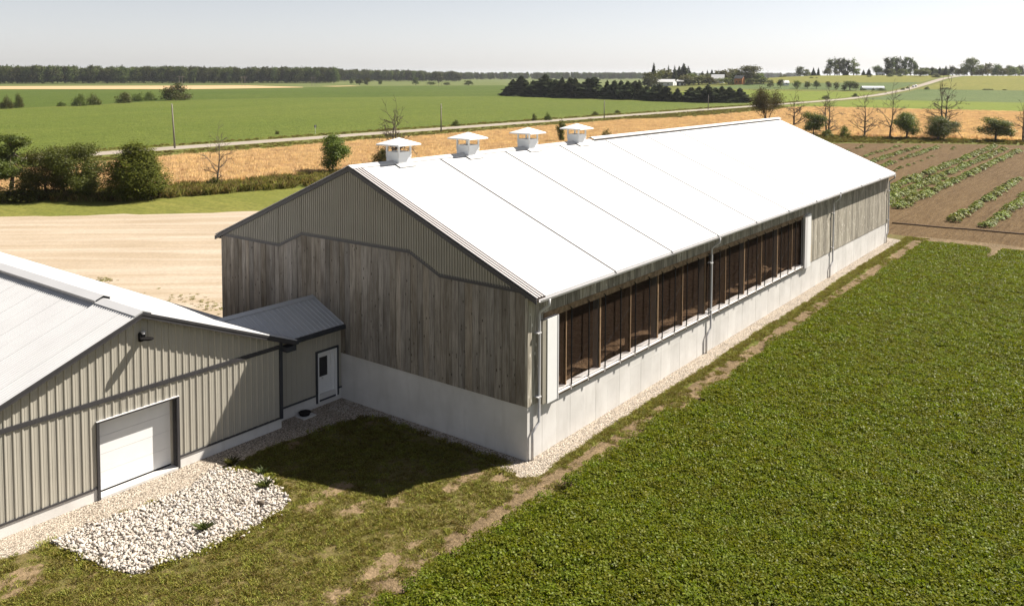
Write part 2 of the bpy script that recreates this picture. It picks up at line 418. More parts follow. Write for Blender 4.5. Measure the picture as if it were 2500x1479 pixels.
REG = [  # name, material, polygon; the first that holds a face wins
    ('stone_bed', 'stonesoil', stone_poly),
    ('gravel_path', 'gravel', gravel_yard_poly),
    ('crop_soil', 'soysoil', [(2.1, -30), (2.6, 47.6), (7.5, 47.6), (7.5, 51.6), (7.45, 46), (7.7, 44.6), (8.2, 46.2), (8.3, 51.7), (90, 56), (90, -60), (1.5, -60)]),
    ('dirt_strip', 'dirt', [(1.1, -4), (1.3, 6), (1.42, 14), (1.5, 26), (1.6, 38), (1.6, 46), (1.5, 52.6), (7.4, 53.2), (9, 52.9), (90, 57.5), (90, 47.5), (2.65, 47.5), (2.15, -30), (.5, -30), (.7, -12)]),
    ('lawn', 'lawnsoil', [(-8, -40), (1.2, -40), (1.2, 48), (1.15, 52.2), (-.6, 52.4), (-1, 49), (-1, .5), (-12, .5), (-12, -40)]),
    ('garden_soil', 'soil', [(-60, 49.5), (-1, 49.5), (-.6, 52.2), (90, 54), (90, 176), (40, 176), (0, 167.5), (-17.6, 160.6), (-33.6, 148.7), (-60, 128)]),
    ('gravel_yard', 'yard', [(-110, -60), (-86, -6), (-70.3, 10.7), (-63.3, 17), (-57.4, 22.8), (-52.7, 28.4), (-48, 34), (-46, 60), (-12, 60), (-12, -60)]),
    ('mown_lawn', 'mown', [(-130, -60), (-86, 4), (-79.8, 14.5), (-75.8, 18.1), (-70.1, 22.7), (-67.5, 29.7), (-65.4, 35.7), (-62.9, 41.3), (-60, 52), (-58, 128), (-40, 128), (-40, -60)]),
    ('wheat_field', 'wheat', [(-105, -150), (-105, 190), (-99, 225), (-99, 290), (-104, 318), (-95, 330), (320, 334), (320, 188), (-2, 180), (-43, 166), (-58, 158), (-70, 145), (-70.2, 50.6), (-72.8, 35.3), (-76, 29), (-86, 8), (-120, -60), (-125, -150)]),
    ('gravel_road', 'road', [(-127.0, -400), (-120.8, -400), (-120.8, 100), (-120.9, 1200), (-126.6, 1200), (-126.9, 100)]),
    ('soybean_field', 'soyfar', [(-131, -400), (-131, 368), (-208, 358), (-296, 384), (-332, 334.5), (-362, 271), (-365, 210), (-339, 158), (-318, 110), (-305, 60), (-260, -400)]),
    ('corn_field', 'corn', [(-300, 384), (-335, 336), (-366, 271), (-369, 210), (-343, 158), (-322, 110), (-309, 60), (-264, -400), (-900, -400), (-735, 276), (-671, 345), (-631, 387), (-640, 506), (-672, 591), (-651, 662), (-600, 773), (-480, 720)]),
    ('far_wheat_field', 'wheatpale', [(-900, -400), (-735, 276), (-671, 345), (-631, 387), (-640, 506), (-660, 522), (-792, 550), (-846, 438), (-893, 340), (-1060, -100), (-1200, -400)]),
    ('far_wheat_strip', 'wheatpale', [(-640, 560), (-655, 600), (-700, 620), (-690, 570)]),
    ('hay_strip', 'bright', [(-115, 338), (320, 338), (320, 455), (-115, 455)]),
    ('bean_field', 'bluish', [(-117, 458), (320, 458), (320, 597), (-117, 597)]),
    ('hill_hayfield', 'yellowhay', [(-117, 602), (320, 602), (320, 1100), (-117, 1100)]),
    ('hay_meadow', 'bright', [(-131, 374), (-131, 560), (-240, 562), (-290, 470), (-285, 390), (-208, 362)]),
    ('hillside_crop', 'bluish', [(-131, 577), (-131, 668), (-250, 640), (-275, 577)]),
    ('hilltop_hayfield', 'yellowhay', [(-131, 672), (-131, 1100), (-420, 1100), (-330, 640), (-250, 644)]),
]
bare = [(at(*q)[:2], r) for q, r in (((60, 1400), .55), ((20, 1420), .6), ((85, 1415), .3), ((40, 1445), .35), ((830, 1190), .7), ((760, 1235), .55), ((870, 1240), .6), ((960, 1225), .5), ((720, 1085), .5), ((900, 1035), .4),
        ((1150, 1160), .6), ((1230, 1165), .5), ((1260, 1190), .45), ((950, 1360), .5), ((900, 1400), .55), ((820, 1450), .5), ((1010, 1325), .4), ((970, 1385), .35), ((225, 1400), .2), ((1100, 1190), .4))]
_rb = np.random.RandomState(6)
for (bx, by), r_ in bare:
    q_ = [(bx + r_ * .62 * (.6 + .7 * _rb.rand()) * math.cos(k * .42), by + r_ * .95 * (.6 + .7 * _rb.rand()) * math.sin(k * .42)) for k in range(15)]
    REG.insert(2, ('bare_earth', 'bareearth', q_))
JIT = {'gravel_yard': (1.5, .45), 'stone_bed': (.2, .055), 'gravel_path': (.3, .045), 'dirt_strip': (.5, .12), 'garden_soil': (2., .3), 'mown_lawn': (2., .25)}
def jitter(poly, st, am, seed):
    r_ = np.random.RandomState(seed); out = []
    for i, a in enumerate(poly):
        b = np.array(poly[(i + 1) % len(poly)]); a = np.array(a); n = max(1, int(np.linalg.norm(b - a) / st))
        for k in range(n): out.append(tuple(a + (b - a) * k / n + r_.randn(2) * am * .6))
    return out
REG = [(a, b, jitter(c, *JIT[a], i) if a in JIT else c) for i, (a, b, c) in enumerate(REG)]
def subdiv(poly):
    out = []
    for i, a in enumerate(poly):
        b = poly[(i + 1) % len(poly)]; a = np.array(a); b = np.array(b); L_ = np.linalg.norm(b - a)
        st = 18 if max(abs(a).max(), abs(b).max()) < 700 else 60
        n = max(1, int(L_ // st))
        for k in range(n): out.append(tuple(a + (b - a) * k / n))
    return out
pts = []; edges = []
for nm, mt, poly in REG:
    q = subdiv(poly); b = len(pts); pts += q; edges += [(b + i, b + (i + 1) % len(q)) for i in range(len(q))]
def grid(x0, x1, y0, y1, st, hole=None):
    rr = random.Random(5)
    for x in np.arange(x0, x1 + .1, st):
        for y in np.arange(y0, y1 + .1, st):
            if hole and hole[0] < x < hole[1] and hole[2] < y < hole[3]: continue
            pts.append((x + rr.uniform(-.3, .3) * st * .5, y + rr.uniform(-.3, .3) * st * .5))
grid(-150, 60, -60, 200, 13)
grid(-460, 330, -420, 1100, 24, (-151, 61, -61, 201))
grid(-12000, 12000, -3000, 14000, 800, (-470, 340, -430, 1110))
grid(-1300, 1000, -800, 2400, 130, (-470, 340, -430, 1110))
cv, ce, cf, _, _, _ = delaunay_2d_cdt([Vector(p) for p in pts], edges, [], 0, 1e-4)
CV = np.array([(v[0], v[1]) for v in cv]); CF = np.array([tuple(f) for f in cf if len(f) == 3])
cen = CV[CF].mean(1)
def inside(poly, p):
    p = np.asarray(p); x, y = p[:, 0], p[:, 1]; res = np.zeros(len(p), bool)
    n = len(poly)
    for i in range(n):
        x1, y1 = poly[i]; x2, y2 = poly[(i + 1) % n]
        if y1 == y2: continue
        c = ((y1 > y) != (y2 > y)) & (x < (x2 - x1) * (y - y1) / (y2 - y1) + x1)
        res ^= c
    return res
rid = np.full(len(CF), -1)
for i, (nm, mt, poly) in enumerate(REG):
    mk = (rid < 0) & inside(poly, cen); rid[mk] = i
for i, (nm, mt, poly) in enumerate(REG):
    if nm == 'bare_earth': rid[rid == i] = [q for q, z in enumerate(REG) if z[0] == nm][0]
near = (rid < 0) & (cen[:, 0] > -460) & (cen[:, 0] < 330) & (cen[:, 1] > -420) & (cen[:, 1] < 700)
rid[near] = len(REG)
ZV = hgt(CV[:, 0], CV[:, 1])
GROUND = {}
for i, (nm, mt) in enumerate([(a, b) for a, b, c in REG] + [('verge_grass', 'verge')] + [('farmland', 'farmland')]):
    fs = CF[rid == (i if i <= len(REG) else -1)]
    if not len(fs): continue
    us, inv = np.unique(fs, return_inverse=True)
    vv = np.c_[CV[us], ZV[us]]; fs = inv.reshape(-1, 3)
    a, b, c = vv[fs[:, 0]], vv[fs[:, 1]], vv[fs[:, 2]]
    fl = np.cross(b - a, c - a)[:, 2] < 0; fs[fl] = fs[fl][:, ::-1]
    me = np_mesh(nm, vv, fs, M[mt], None, 3, True)
    GROUND[nm] = tag(link(nm, me), kind='structure')
REGP = {a: c for a, b, c in REG}

# ------------------------------------------------------------------ instancing (stuff only)
TPL = {}
def tpl_collection(name, meshes):
    c = bpy.data.collections.new(name)
    for i, me in enumerate(meshes):
        o = bpy.data.objects.new('%s_%02d' % (name, i), me); c.objects.link(o)
    return c
def scatter(name, coll, pos, rot, scl, ntpl, seed=0, parent=None, label=None):
    me = bpy.data.meshes.new(name + '_points'); n = len(pos)
    me.vertices.add(n); me.vertices.foreach_set('co', np.asarray(pos, np.float32).ravel())
    a = me.attributes.new('rot', 'FLOAT_VECTOR', 'POINT'); a.data.foreach_set('vector', np.asarray(rot, np.float32).ravel())
    a = me.attributes.new('scl', 'FLOAT_VECTOR', 'POINT')
    scl = np.asarray(scl, np.float32); scl = np.repeat(scl[:, None], 3, 1) if scl.ndim == 1 else scl
    a.data.foreach_set('vector', scl.ravel())
    a = me.attributes.new('idx', 'INT', 'POINT'); a.data.foreach_set('value', np.random.RandomState(seed).randint(0, ntpl, n).astype(np.int32))
    o = link(name, me, parent)
    ng = bpy.data.node_groups.new(name + '_scatter', 'GeometryNodeTree')
    ng.interface.new_socket('Geometry', in_out='INPUT', socket_type='NodeSocketGeometry')
    ng.interface.new_socket('Geometry', in_out='OUTPUT', socket_type='NodeSocketGeometry')
    gi = ng.nodes.new('NodeGroupInput'); go = ng.nodes.new('NodeGroupOutput')
    ci = ng.nodes.new('GeometryNodeCollectionInfo'); ci.inputs['Collection'].default_value = coll
    ci.inputs['Separate Children'].default_value = True; ci.inputs['Reset Children'].default_value = True
    ip = ng.nodes.new('GeometryNodeInstanceOnPoints'); ip.inputs['Pick Instance'].default_value = True
    def na(nm, dt):
        q = ng.nodes.new('GeometryNodeInputNamedAttribute'); q.data_type = dt; q.inputs['Name'].default_value = nm; return q.outputs['Attribute']
    er = ng.nodes.new('FunctionNodeEulerToRotation')
    L_ = ng.links.new
    L_(gi.outputs[0], ip.inputs['Points']); L_(ci.outputs[0], ip.inputs['Instance']); L_(na('idx', 'INT'), ip.inputs['Instance Index'])
    L_(na('rot', 'FLOAT_VECTOR'), er.inputs[0]); L_(er.outputs[0], ip.inputs['Rotation']); L_(na('scl', 'FLOAT_VECTOR'), ip.inputs['Scale'])
    L_(ip.outputs[0], go.inputs[0])
    md = o.modifiers.new('scatter', 'NODES'); md.node_group = ng
    return tag(o, kind='stuff')
def rnd_in(poly, n, seed):
    rs = np.random.RandomState(seed); poly_ = np.array(poly); lo = poly_.min(0); hi = poly_.max(0)
    out = []; c = 0
    while c < n:
        q = lo + rs.rand(n * 2, 2) * (hi - lo); q = q[inside(poly, q)]; out.append(q); c += len(q)
        if not len(q) and len(out) > 50: break
    return np.concatenate(out)[:n]
def with_z(p, dz=0.): return np.c_[p, hgt(p[:, 0], p[:, 1]) + dz]
def vnoise(p, s, seed=0):
    """cheap smooth value noise in 0..1"""
    rs = np.random.RandomState(seed); G = rs.rand(64, 64)
    q = np.asarray(p) * s + 1000; i = np.floor(q).astype(int); f = q - i; f = f * f * (3 - 2 * f)
    g = lambda a, b: G[(i[:, 0] + a) % 64, (i[:, 1] + b) % 64]
    return (g(0, 0) * (1 - f[:, 0]) + g(1, 0) * f[:, 0]) * (1 - f[:, 1]) + (g(0, 1) * (1 - f[:, 0]) + g(1, 1) * f[:, 0]) * f[:, 1]

def leaf_cards(cent, nrm, size, rs, aspect=1.5, fold=0.):
    """rhombic leaves at cent facing nrm -> verts, quads"""
    n = len(cent); nrm = nrm / (np.linalg.norm(nrm, axis=1, keepdims=True) + 1e-9)
    a = rs.randn(n, 3); a -= (a * nrm).sum(1, keepdims=True) * nrm; a /= np.linalg.norm(a, axis=1, keepdims=True) + 1e-9
    b = np.cross(nrm, a); size = np.asarray(size).reshape(-1, 1) * np.ones((n, 1))
    A = a * size * aspect * .5; B = b * size * .5
    v = np.stack([cent - A, cent + B + nrm * fold * size, cent + A, cent - B + nrm * fold * size], 1).reshape(-1, 3)
    return v, np.arange(4 * n).reshape(-1, 4)
def blades(n, rad, hmin, hmax, wd, lean, rs):
    ang = rs.rand(n) * 6.283; r = rad * np.sqrt(rs.rand(n)); base = np.c_[np.cos(ang) * r, np.sin(ang) * r, np.zeros(n)]
    h = hmin + (hmax - hmin) * rs.rand(n); d = rs.rand(n) * 6.283; l = lean * h * (0.3 + rs.rand(n))
    tip = base + np.c_[np.cos(d) * l, np.sin(d) * l, h]
    mid = base + np.c_[np.cos(d) * l * .35, np.sin(d) * l * .35, h * .6]
    s = np.c_[-np.sin(d), np.cos(d), np.zeros(n)] * wd
    v = np.stack([base - s, base + s, mid + s * .8, tip, mid - s * .8], 1).reshape(-1, 3)
    f = np.arange(5 * n).reshape(-1, 5)
    return v, f

# crops and grass templates
def t_soy(seed):
    rs = np.random.RandomState(seed); n = 210
    r = .33 * np.sqrt(rs.rand(n)); a = rs.rand(n) * 6.283
    top = .48 - .55 * r ** 2
    z = top * (1 - .6 * rs.rand(n) ** 2.2)
    c = np.c_[np.cos(a) * r, np.sin(a) * r, z]
    nm = np.c_[np.cos(a) * .5, np.sin(a) * .5, np.ones(n) * 1.0] + rs.randn(n, 3) * .62
    v, f = leaf_cards(c, nm, (.036 + .03 * rs.rand(n)), rs, 1.6, .12)
    lr = np.repeat(np.clip(rs.rand(n) ** 2.2 * .75 + .25 * (z / .5), 0, 1), 4)  # a few leaves coloured bright as painted glints; colour also lightens upwards
    return np_mesh('soybean_plant', v, f, M['soyleaf'], lr)
def t_grass(seed, n, rad, h0, h1, wd, lean, mat, nm):
    rs = np.random.RandomState(seed); v, f = blades(n, rad, h0, h1, wd, lean, rs)
    return np_mesh(nm, v, f, mat, np.repeat(rs.rand(n), 5), 5)

soy_c = tpl_collection('soybean_plants', [t_soy(i) for i in range(6)])
grass_c = tpl_collection('grass_tufts', [t_grass(10 + i, 40, .12, .015, .05, .006, 1.3, M['grassleaf'], 'grass_tuft') for i in range(5)])
tall_c = tpl_collection('tall_grass_clumps', [t_grass(20 + i, 46, .5, .4, 1.0, .018, .45, M['tallgrass'], 'tall_grass') for i in range(4)])
wheat_c = tpl_collection('wheat_clumps', [t_grass(30 + i, 70, .75, .62, .85, .035, .25, M['wheatleaf'], 'wheat_clump') for i in range(4)])

def rots(n, rs, tilt=.12): return np.c_[rs.randn(n) * tilt, rs.randn(n) * tilt, rs.rand(n) * 6.283]

rs = np.random.RandomState(1)
# near soybean field: rows along y
sp = []
for poly in ([(1.62, -16), (1.66, 51.0), (7.4, 51.4), (7.3, 46.2), (7.6, 44.4), (8.1, 46), (8.4, 51.5), (26, 53), (26, -16)],):
    xs = np.arange(1.94, 26, .36)
    for i, x in enumerate(xs):
        yy = np.arange(-16, 48.6, .25) + rs.rand() * .2
        sp.append(np.c_[x + rs.randn(len(yy)) * .05, yy + rs.randn(len(yy)) * .05])
    sp = np.concatenate(sp); sp = sp[inside(poly, sp)]; sp = sp[sp[:, 0] > 2.25 + .5 * np.clip(sp[:, 1] / 48, 0, 1) + .025 * np.clip(sp[:, 1], -14, 0) + .25 * (vnoise(sp, .5, 77) - .5)]
edge = sp[:, 0] < 2.9
keep = ~((vnoise(sp, 1.4, 3) < .14) & (vnoise(sp, .3, 4) < .5)) & ~(edge & (vnoise(sp, .7, 8) < .3))
# a few tracks of thinner plants
sp = sp[keep]
scl = (.92 + .16 * rs.rand(len(sp))) * (.88 + .24 * vnoise(sp, .25, 6)) * np.where(sp[:, 0] < 2.9, .8, 1)
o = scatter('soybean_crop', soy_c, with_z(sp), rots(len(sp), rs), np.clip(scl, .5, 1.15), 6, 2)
tag(o, 'dense green soybean leaves filling the near field')

# short grass: strip beside the barn and the corner yard, thin where the earth shows
lawnp = REGP['lawn']
gp = np.concatenate([rnd_in([(.78, 0), (1.25, 0), (1.45, 30), (1.55, 52), (.78, 52)], 14000, 3), rnd_in([(-8, -15.5), (1.45, -15.5), (1.3, 0), (.9, -.2), (.8, -1.0), (-.6, -1.0), (-9.6, -1.0), (-9.6, -4)], 30000, 4)])
okk = ~inside(gravel_yard_poly, gp) & ~inside(stone_poly, gp)
dens = np.ones(len(gp))
for (bx, by), r in bare: dens *= 1 - .90 * np.exp(-(((gp[:, 0] - bx) ** 2 / .6 + (gp[:, 1] - by) ** 2 / 1.3) / r ** 2) ** 1.5)
dens *= np.clip(vnoise(gp, 1.1, 9) * 1.7 - .05, .18, 1) * np.where(gp[:, 0] > 1.15 + .3 * np.clip(gp[:, 1] / 40, 0, 1) + .3 * (vnoise(gp, .6, 61) - .5), .22, 1) * np.clip(.55 + vnoise(gp, 3., 12), 0, 1)
okk &= rs.rand(len(gp)) < dens
gp = gp[okk]
o = scatter('lawn_grass', grass_c, with_z(gp), rots(len(gp), rs), .6 + 1.0 * rs.rand(len(gp)) ** 3, 5, 5)
tag(o, 'short patchy grass round the corner of the barn')
# longer ragged grass along the edges of the stones and gravel
ep = []
for poly in (stone_poly, gravel_yard_poly[:22]):
    for i in range(len(poly) - (0 if poly is stone_poly else 1)):
        a = np.array(poly[i]); b = np.array(poly[(i + 1) % len(poly)]); n = int(np.linalg.norm(b - a) / .05) + 1
        ep.append(a + (b - a) * rs.rand(n, 1) + rs.randn(n, 2) * .06)
ep = np.concatenate(ep); front = (ep[:, 0] > -7.9) & ~(inside(gravel_yard_poly, ep)) & ~(inside(stone_poly, ep)); ep = ep[front]
ep = ep[vnoise(ep, 1.5, 15) > .4]
o = scatter('edge_grass', grass_c, with_z(ep), rots(len(ep), rs), 1.4 + 1.2 * rs.rand(len(ep)), 5, 6)
tag(o, 'ragged longer grass along the edge of the white stones')
yw = np.concatenate([np.array(at(px, py)[:2]) + rs.randn(n, 2) * np.array([s, s * .6]) for px, py, n, s in ((255, 684, 40, .5), (470, 733, 18, .8), (508, 742, 24, .8), (430, 720, 10, .9), (530, 752, 18, .6))])
o = scatter('yard_weeds', grass_c, with_z(yw), rots(len(yw), rs), .7 + .7 * rs.rand(len(yw)), 5, 16)
tag(o, 'thin grass weeds coming through the yard gravel')
# sparse weeds of grass on the dirt strip
dp = np.c_[1.1 + 1.35 * rs.rand(8200), -14 + 66 * rs.rand(8200)]
dp = dp[(vnoise(dp, .5, 21) * .35 + vnoise(dp, 2.2, 22) * .4 + vnoise(dp, 6., 23) * .35) > .62 + .06 * (dp[:, 0] - 1.4)]
o = scatter('dirt_grass', grass_c, with_z(dp), rots(len(dp), rs), .7 + .9 * rs.rand(len(dp)), 5, 7)
tag(o, 'scattered grass on the bare earth beside the soybeans')
# tall grass: hedge line behind the lawn, garden end, road verges
tp = np.concatenate([
    rnd_in([(-96, -8), (-86, 4), (-79.8, 14.5), (-75.8, 18.1), (-70.1, 22.7), (-67.5, 29.7), (-65.4, 35.7), (-62.9, 41.3), (-60, 52), (-60, 128), (-70, 145), (-70, 50), (-73, 35), (-77, 29), (-87, 8), (-100, -6)], 3300, 31),
    rnd_in([(-60, 128), (-33.6, 149.4), (-17.6, 161.4), (0, 168.3), (40, 177), (40, 184), (-2, 180), (-43, 166), (-58, 158), (-70, 145)], 2600, 32)])
tsc = (.75 + .7 * rs.rand(len(tp))) * np.where(tp[:, 1] > 120, .5, 1.)
o = scatter('tall_grass', tall_c, with_z(tp), rots(len(tp), rs), np.c_[tsc, tsc, tsc * .75], 4, 8)
tag(o, 'tall seeding grass in the strip between lawn and wheat')
vp = np.concatenate([rnd_in([(-118.4, -20), (-105.3, -20), (-105.3, 190), (-99, 225), (-99, 290), (-104, 318), (-118.4, 345)], 3600, 33), rnd_in([(-131, -20), (-127.5, -20), (-127.5, 400), (-131, 400)], 1300, 34)])
o = scatter('verge_tufts', tall_c, with_z(vp), rots(len(vp), rs), np.c_[np.full(len(vp), .8), np.full(len(vp), .8), .16 + .28 * rs.rand(len(vp)) * (.5 + vnoise(vp, .12, 60))], 4, 9)
tag(o, 'rough grass on both verges of the gravel road')
# wheat
wp = np.concatenate([rnd_in([(-105, -20), (-105, 190), (-100, 200), (-70.5, 200), (-70.5, 50), (-76.5, 29), (-88, 4), (-100, -20)], 11000, 41),
                     rnd_in([(-101, 200), (-98, 228), (-98, 290), (-103, 315), (-94, 328), (60, 331), (60, 182), (-2, 180.5), (-43, 166.5), (-58, 159), (-70, 160), (-70, 200)], 15000, 42)])
o = scatter('wheat_crop', wheat_c, with_z(wp, -.05), rots(len(wp), rs, .05), .9 + .3 * rs.rand(len(wp)), 4, 10)
tag(o, 'ripe golden wheat standing behind the barn')
#PART2
# ================================================================== BARN
W, LEN, HC = 18.32, 48.81, 1.995
RX = -9.16; SL = .4148; ZE = 5.98; OE = .46; ZR = ZE + SL * (OE - RX)
def roofz(x): return ZR - SL * abs(x - RX)
barn = thing('barn', 'long cattle barn with white metal roof and weathered board walls', 'barn', (RX, LEN / 2, 0))
# concrete stem walls
mb = MB().box(-W, -.2, 0, .2, -.6, HC).box(-W, -.006, -.004, 0, -.6, .44)
part('concrete_wall', mb, M['concrete'], barn)
part('concrete_wall', MB().box(-W, -W + .2, .2, LEN - .2, -.6, HC), M['concrete'], barn)
part('concrete_wall', MB().box(-W, -.2, LEN - .2, LEN, -.6, HC), M['concrete'], barn)
n = 53; d = LEN / n
for i in range(n): piece('concrete_panel', M['concrete'], barn, -.2, 0 + (.003 if i % 2 else 0), i * d + .004, (i + 1) * d - .004, -.6, HC)
part('concrete_core', MB().box(-.19, -.012, .01, LEN - .01, -.6, HC - .01), M['concrete'], barn)
part('concrete_ledge', MB().box(-.012, .006, 5.3, 19, HC - .62, HC - .612), M['concrete'], barn)

# gable boards and the stepped trim over them
TR = [(-W, 6.07), (-13.9, 6.09), (-12.3, 6.79), (-5.76, 6.84), (-4.14, 6.12), (0, 6.12)]
def trz(x): return float(np.interp(x, [q[0] for q in TR], [q[1] for q in TR]))
rb = random.Random(3)
x = -W + .09; ws = []
while x < -.09 - .2:
    w_ = min(rb.uniform(.25, .37), -.09 - x)
    if -.09 - (x + w_) < .2: w_ = -.09 - x
    ws.append((x, x + w_)); x += w_
for a, b in ws:
    zt = max(trz(a), trz(b)) - .03; zt = min(zt, roofz(a) - .17, roofz(b) - .17) if a < -W + 1 or b > -1 else zt
    pr = rb.uniform(0, .014)
    piece('board', M['wood'], barn, a + .007, b - .007, -.034 - pr, .02, HC - .02, zt)
part('backing', MB().prism([(-W + .02, .03, HC), (-.02, .03, HC), (-.02, .03, roofz(0) - .2), (RX, .03, ZR - .2), (-W + .02, .03, roofz(-W) - .2)], (0, .05, 0)), M['interior'], barn)
part('corner_board', MB().box(-W - .03, -W + .09, -.045, .1, HC - .02, 5.95), M['wood'], barn)
part('corner_board', MB().box(-.085, .045, -.04, .085, HC - .02, 5.9), M['wood_side'], barn)
for (xa, za), (xb, zb) in zip(TR[:-1], TR[1:]):
    dx = .0
    part('stepped_trim', MB().prism([(xa - dx, -.075, za - .07), (xb + dx, -.075, zb - .07), (xb + dx, -.075, zb + .07), (xa - dx, -.075, za + .07)], (0, .06, 0)), M['trim'], barn)
# profiled cladding over the boards, one object a sheet
SH = .798
k = 0
while -W + k * SH < 0:
    a = -W + k * SH; b = min(0, a + SH)
    mbq = corrugated(lambda t, dd, z: (t, -.042 - dd - (.004 if k % 2 else 0), z), a + .001, b - .001, lambda t: trz(t) + .03, lambda t: roofz(t) - .16, .133, .034, .022, -W + .03,
                     extra=[q[0] for q in TR] + [RX])
    if mbq.f: part('cladding_sheet', mbq, M['cladding'], barn, pivot=(a, 0, 6))
    k += 1
# rakes
for s in (-1, 1):
    xe = RX + s * (OE - RX)
    fa = MB().prism([(RX, -.13, ZR - .03), (xe, -.13, ZE - .03), (xe, -.13, ZE - .21), (RX, -.13, ZR - .21)], (0, .075, 0))
    part('rake_trim', fa, M['trim'], barn)
# roof: panels between the seams
seams = [-.1] + [5.25 + 4.885 * i for i in range(9)] + [LEN + .15]
for s in (1, -1):
    xe = RX + s * (OE - RX)
    for i in range(len(seams) - 1):
        y0 = seams[i] + (.55 if i == 0 else .022); y1 = seams[i + 1] - .022
        q = [(RX, y0, ZR), (xe, y0, ZE), (xe, y1, ZE), (RX, y1, ZR)]
        part('roof_panel', MB().prism(q, (0, 0, -.05)), M['roofwhite'], barn)
        if i < len(seams) - 2:
            ys = seams[i + 1]
            part('seam_strip', MB().prism([(RX + s * .25, ys - .052, ZR - .25 * SL + .012), (xe, ys - .052, ZE + .012), (xe, ys + .052, ZE + .012), (RX + s * .25, ys + .052, ZR - .25 * SL + .012)], (0, 0, -.03)), M['trim'], barn)
            part('seam_hook', MB().tube([(xe - s * .02, ys, ZE + .01), (xe + s * .05, ys, ZE - .05), (xe + s * .05, ys, ZE - .2)], .018, 6), M['trim'], barn)
    # ribbed flashing along the near rake
    sx = s
    fl = corrugated(lambda t, dd, u: (RX + sx * u, t, ZR - SL * u + .012 + dd), -.13, .45, lambda t: .22, lambda t: OE - RX, .155, .035, .02, .05)
    if s < 0: fl.f = [tuple(reversed(q)) for q in fl.f]
    part('rake_flashing', fl, M['rakeflash'], barn)
    part('roof_deck', MB().prism([(RX, -.05, ZR - .06), (xe, -.05, ZE - .06), (xe, LEN + .1, ZE - .06), (RX, LEN + .1, ZR - .06)], (0, 0, -.09)), M['interior'], barn)
part('far_rake_trim', MB().prism([(RX, LEN + .13, ZR + .01), (OE, LEN + .13, ZE + .01), (OE, LEN + .13, ZE - .2), (RX, LEN + .13, ZR - .2)], (0, .06, 0)), M['ventside'], barn)
# ridge caps
def ridge(y0, y1, up, wd):
    mbq = MB()
    for s in (-1, 1):
        q = [(RX, y0, ZR + up), (RX + s * wd, y0, ZR + up - wd * SL), (RX + s * wd, y1, ZR + up - wd * SL), (RX, y1, ZR + up)]
        mbq.prism(q, (0, 0, -.03))
    return mbq
part('ridge_cap', ridge(-.14, 18.6, .05, .26), M['roofwhite'], barn)
part('ridge_cap', ridge(18.6, LEN + .2, .17, .24), M['roofwhite'], barn)
# ridge vents
for i, vy in enumerate((2.8, 7.5, 12.38, 17.1)):
    v = thing('ridge_vent', None, None); v.parent = barn; v.location = (0, vy - LEN / 2, ZR)
    hb = .38
    zt = ZR + .42
    sd_ = MB()
    for xa, xb, ya, yb in ((-hb, hb, -hb, -hb + .02), (-hb, hb, hb - .02, hb), (-hb, -hb + .02, -hb + .02, hb - .02), (hb - .02, hb, -hb + .02, hb - .02)):
        sd_.box(RX + xa, RX + xb, vy + ya, vy + yb, ZR - .3, zt)
    part('vent_box', sd_, M['ventside'], v)
    part('vent_throat', MB().box(RX - hb + .03, RX + hb - .03, vy - hb + .03, vy + hb - .03, ZR - .3, zt - .1), M['darkwall'], v)
    fl = MB()
    for s in (-1, 1): fl.prism([(RX, vy - .52, ZR + .065), (RX + s * .62, vy - .52, ZR + .065 - .62 * SL), (RX + s * .62, vy + .52, ZR + .065 - .62 * SL), (RX, vy + .52, ZR + .065)], (0, 0, -.03))
    part('vent_flashing', fl, M['roofwhite'], v)
    for sx in (-1, 1):
        for sy in (-1, 1):
            cx, cy = RX + sx * (hb - .02), vy + sy * (hb - .02)
            part('vent_post', MB().box(cx - .035, cx + .035, cy - .035, cy + .035, zt - .25, zt + .3), M['white'], v)
    zc = zt + .28; hc_ = .70; cap = MB()
    cap.add([(RX - hc_, vy - hc_, zc), (RX + hc_, vy - hc_, zc), (RX + hc_, vy + hc_, zc), (RX - hc_, vy + hc_, zc), (RX - hc_, vy - hc_, zc + .06), (RX + hc_, vy - hc_, zc + .06), (RX + hc_, vy + hc_, zc + .06), (RX - hc_, vy + hc_, zc + .06), (RX, vy, zc + .33)],
            [(0, 3, 2, 1), (0, 1, 5, 4), (1, 2, 6, 5), (2, 3, 7, 6), (3, 0, 4, 7), (4, 5, 8), (5, 6, 8), (6, 7, 8), (7, 4, 8)])
    part('vent_cap', cap, M['white'], v)
# gutters
for s in (1, -1):
    xe = RX + s * (OE - RX)
    g = MB()
    ga = [(xe + s * .005, ZE - .055), (xe + s * .005, ZE - .16), (xe + s * .08, ZE - .16), (xe + s * .11, ZE - .07), (xe + s * .095, ZE - .07), (xe + s * .075, ZE - .145), (xe + s * .02, ZE - .145), (xe + s * .02, ZE - .055)]
    g.prism([(a, .02, b) for a, b in ga], (0, LEN + .05, 0))
    part('gutter', g, M['gutter'], barn)
    part('eave_fascia', MB().box(min(xe - s * .03, xe), max(xe - s * .03, xe), -.02, LEN + .1, ZE - .15, ZE - .055), M['trim'], barn)
    part('soffit', MB().box(min(xe - s * .04, RX + s * (-RX) ), max(xe - s * .04, RX + s * (-RX)), -.02, LEN, ZE - .15, ZE - .13), M['wood_side'], barn)
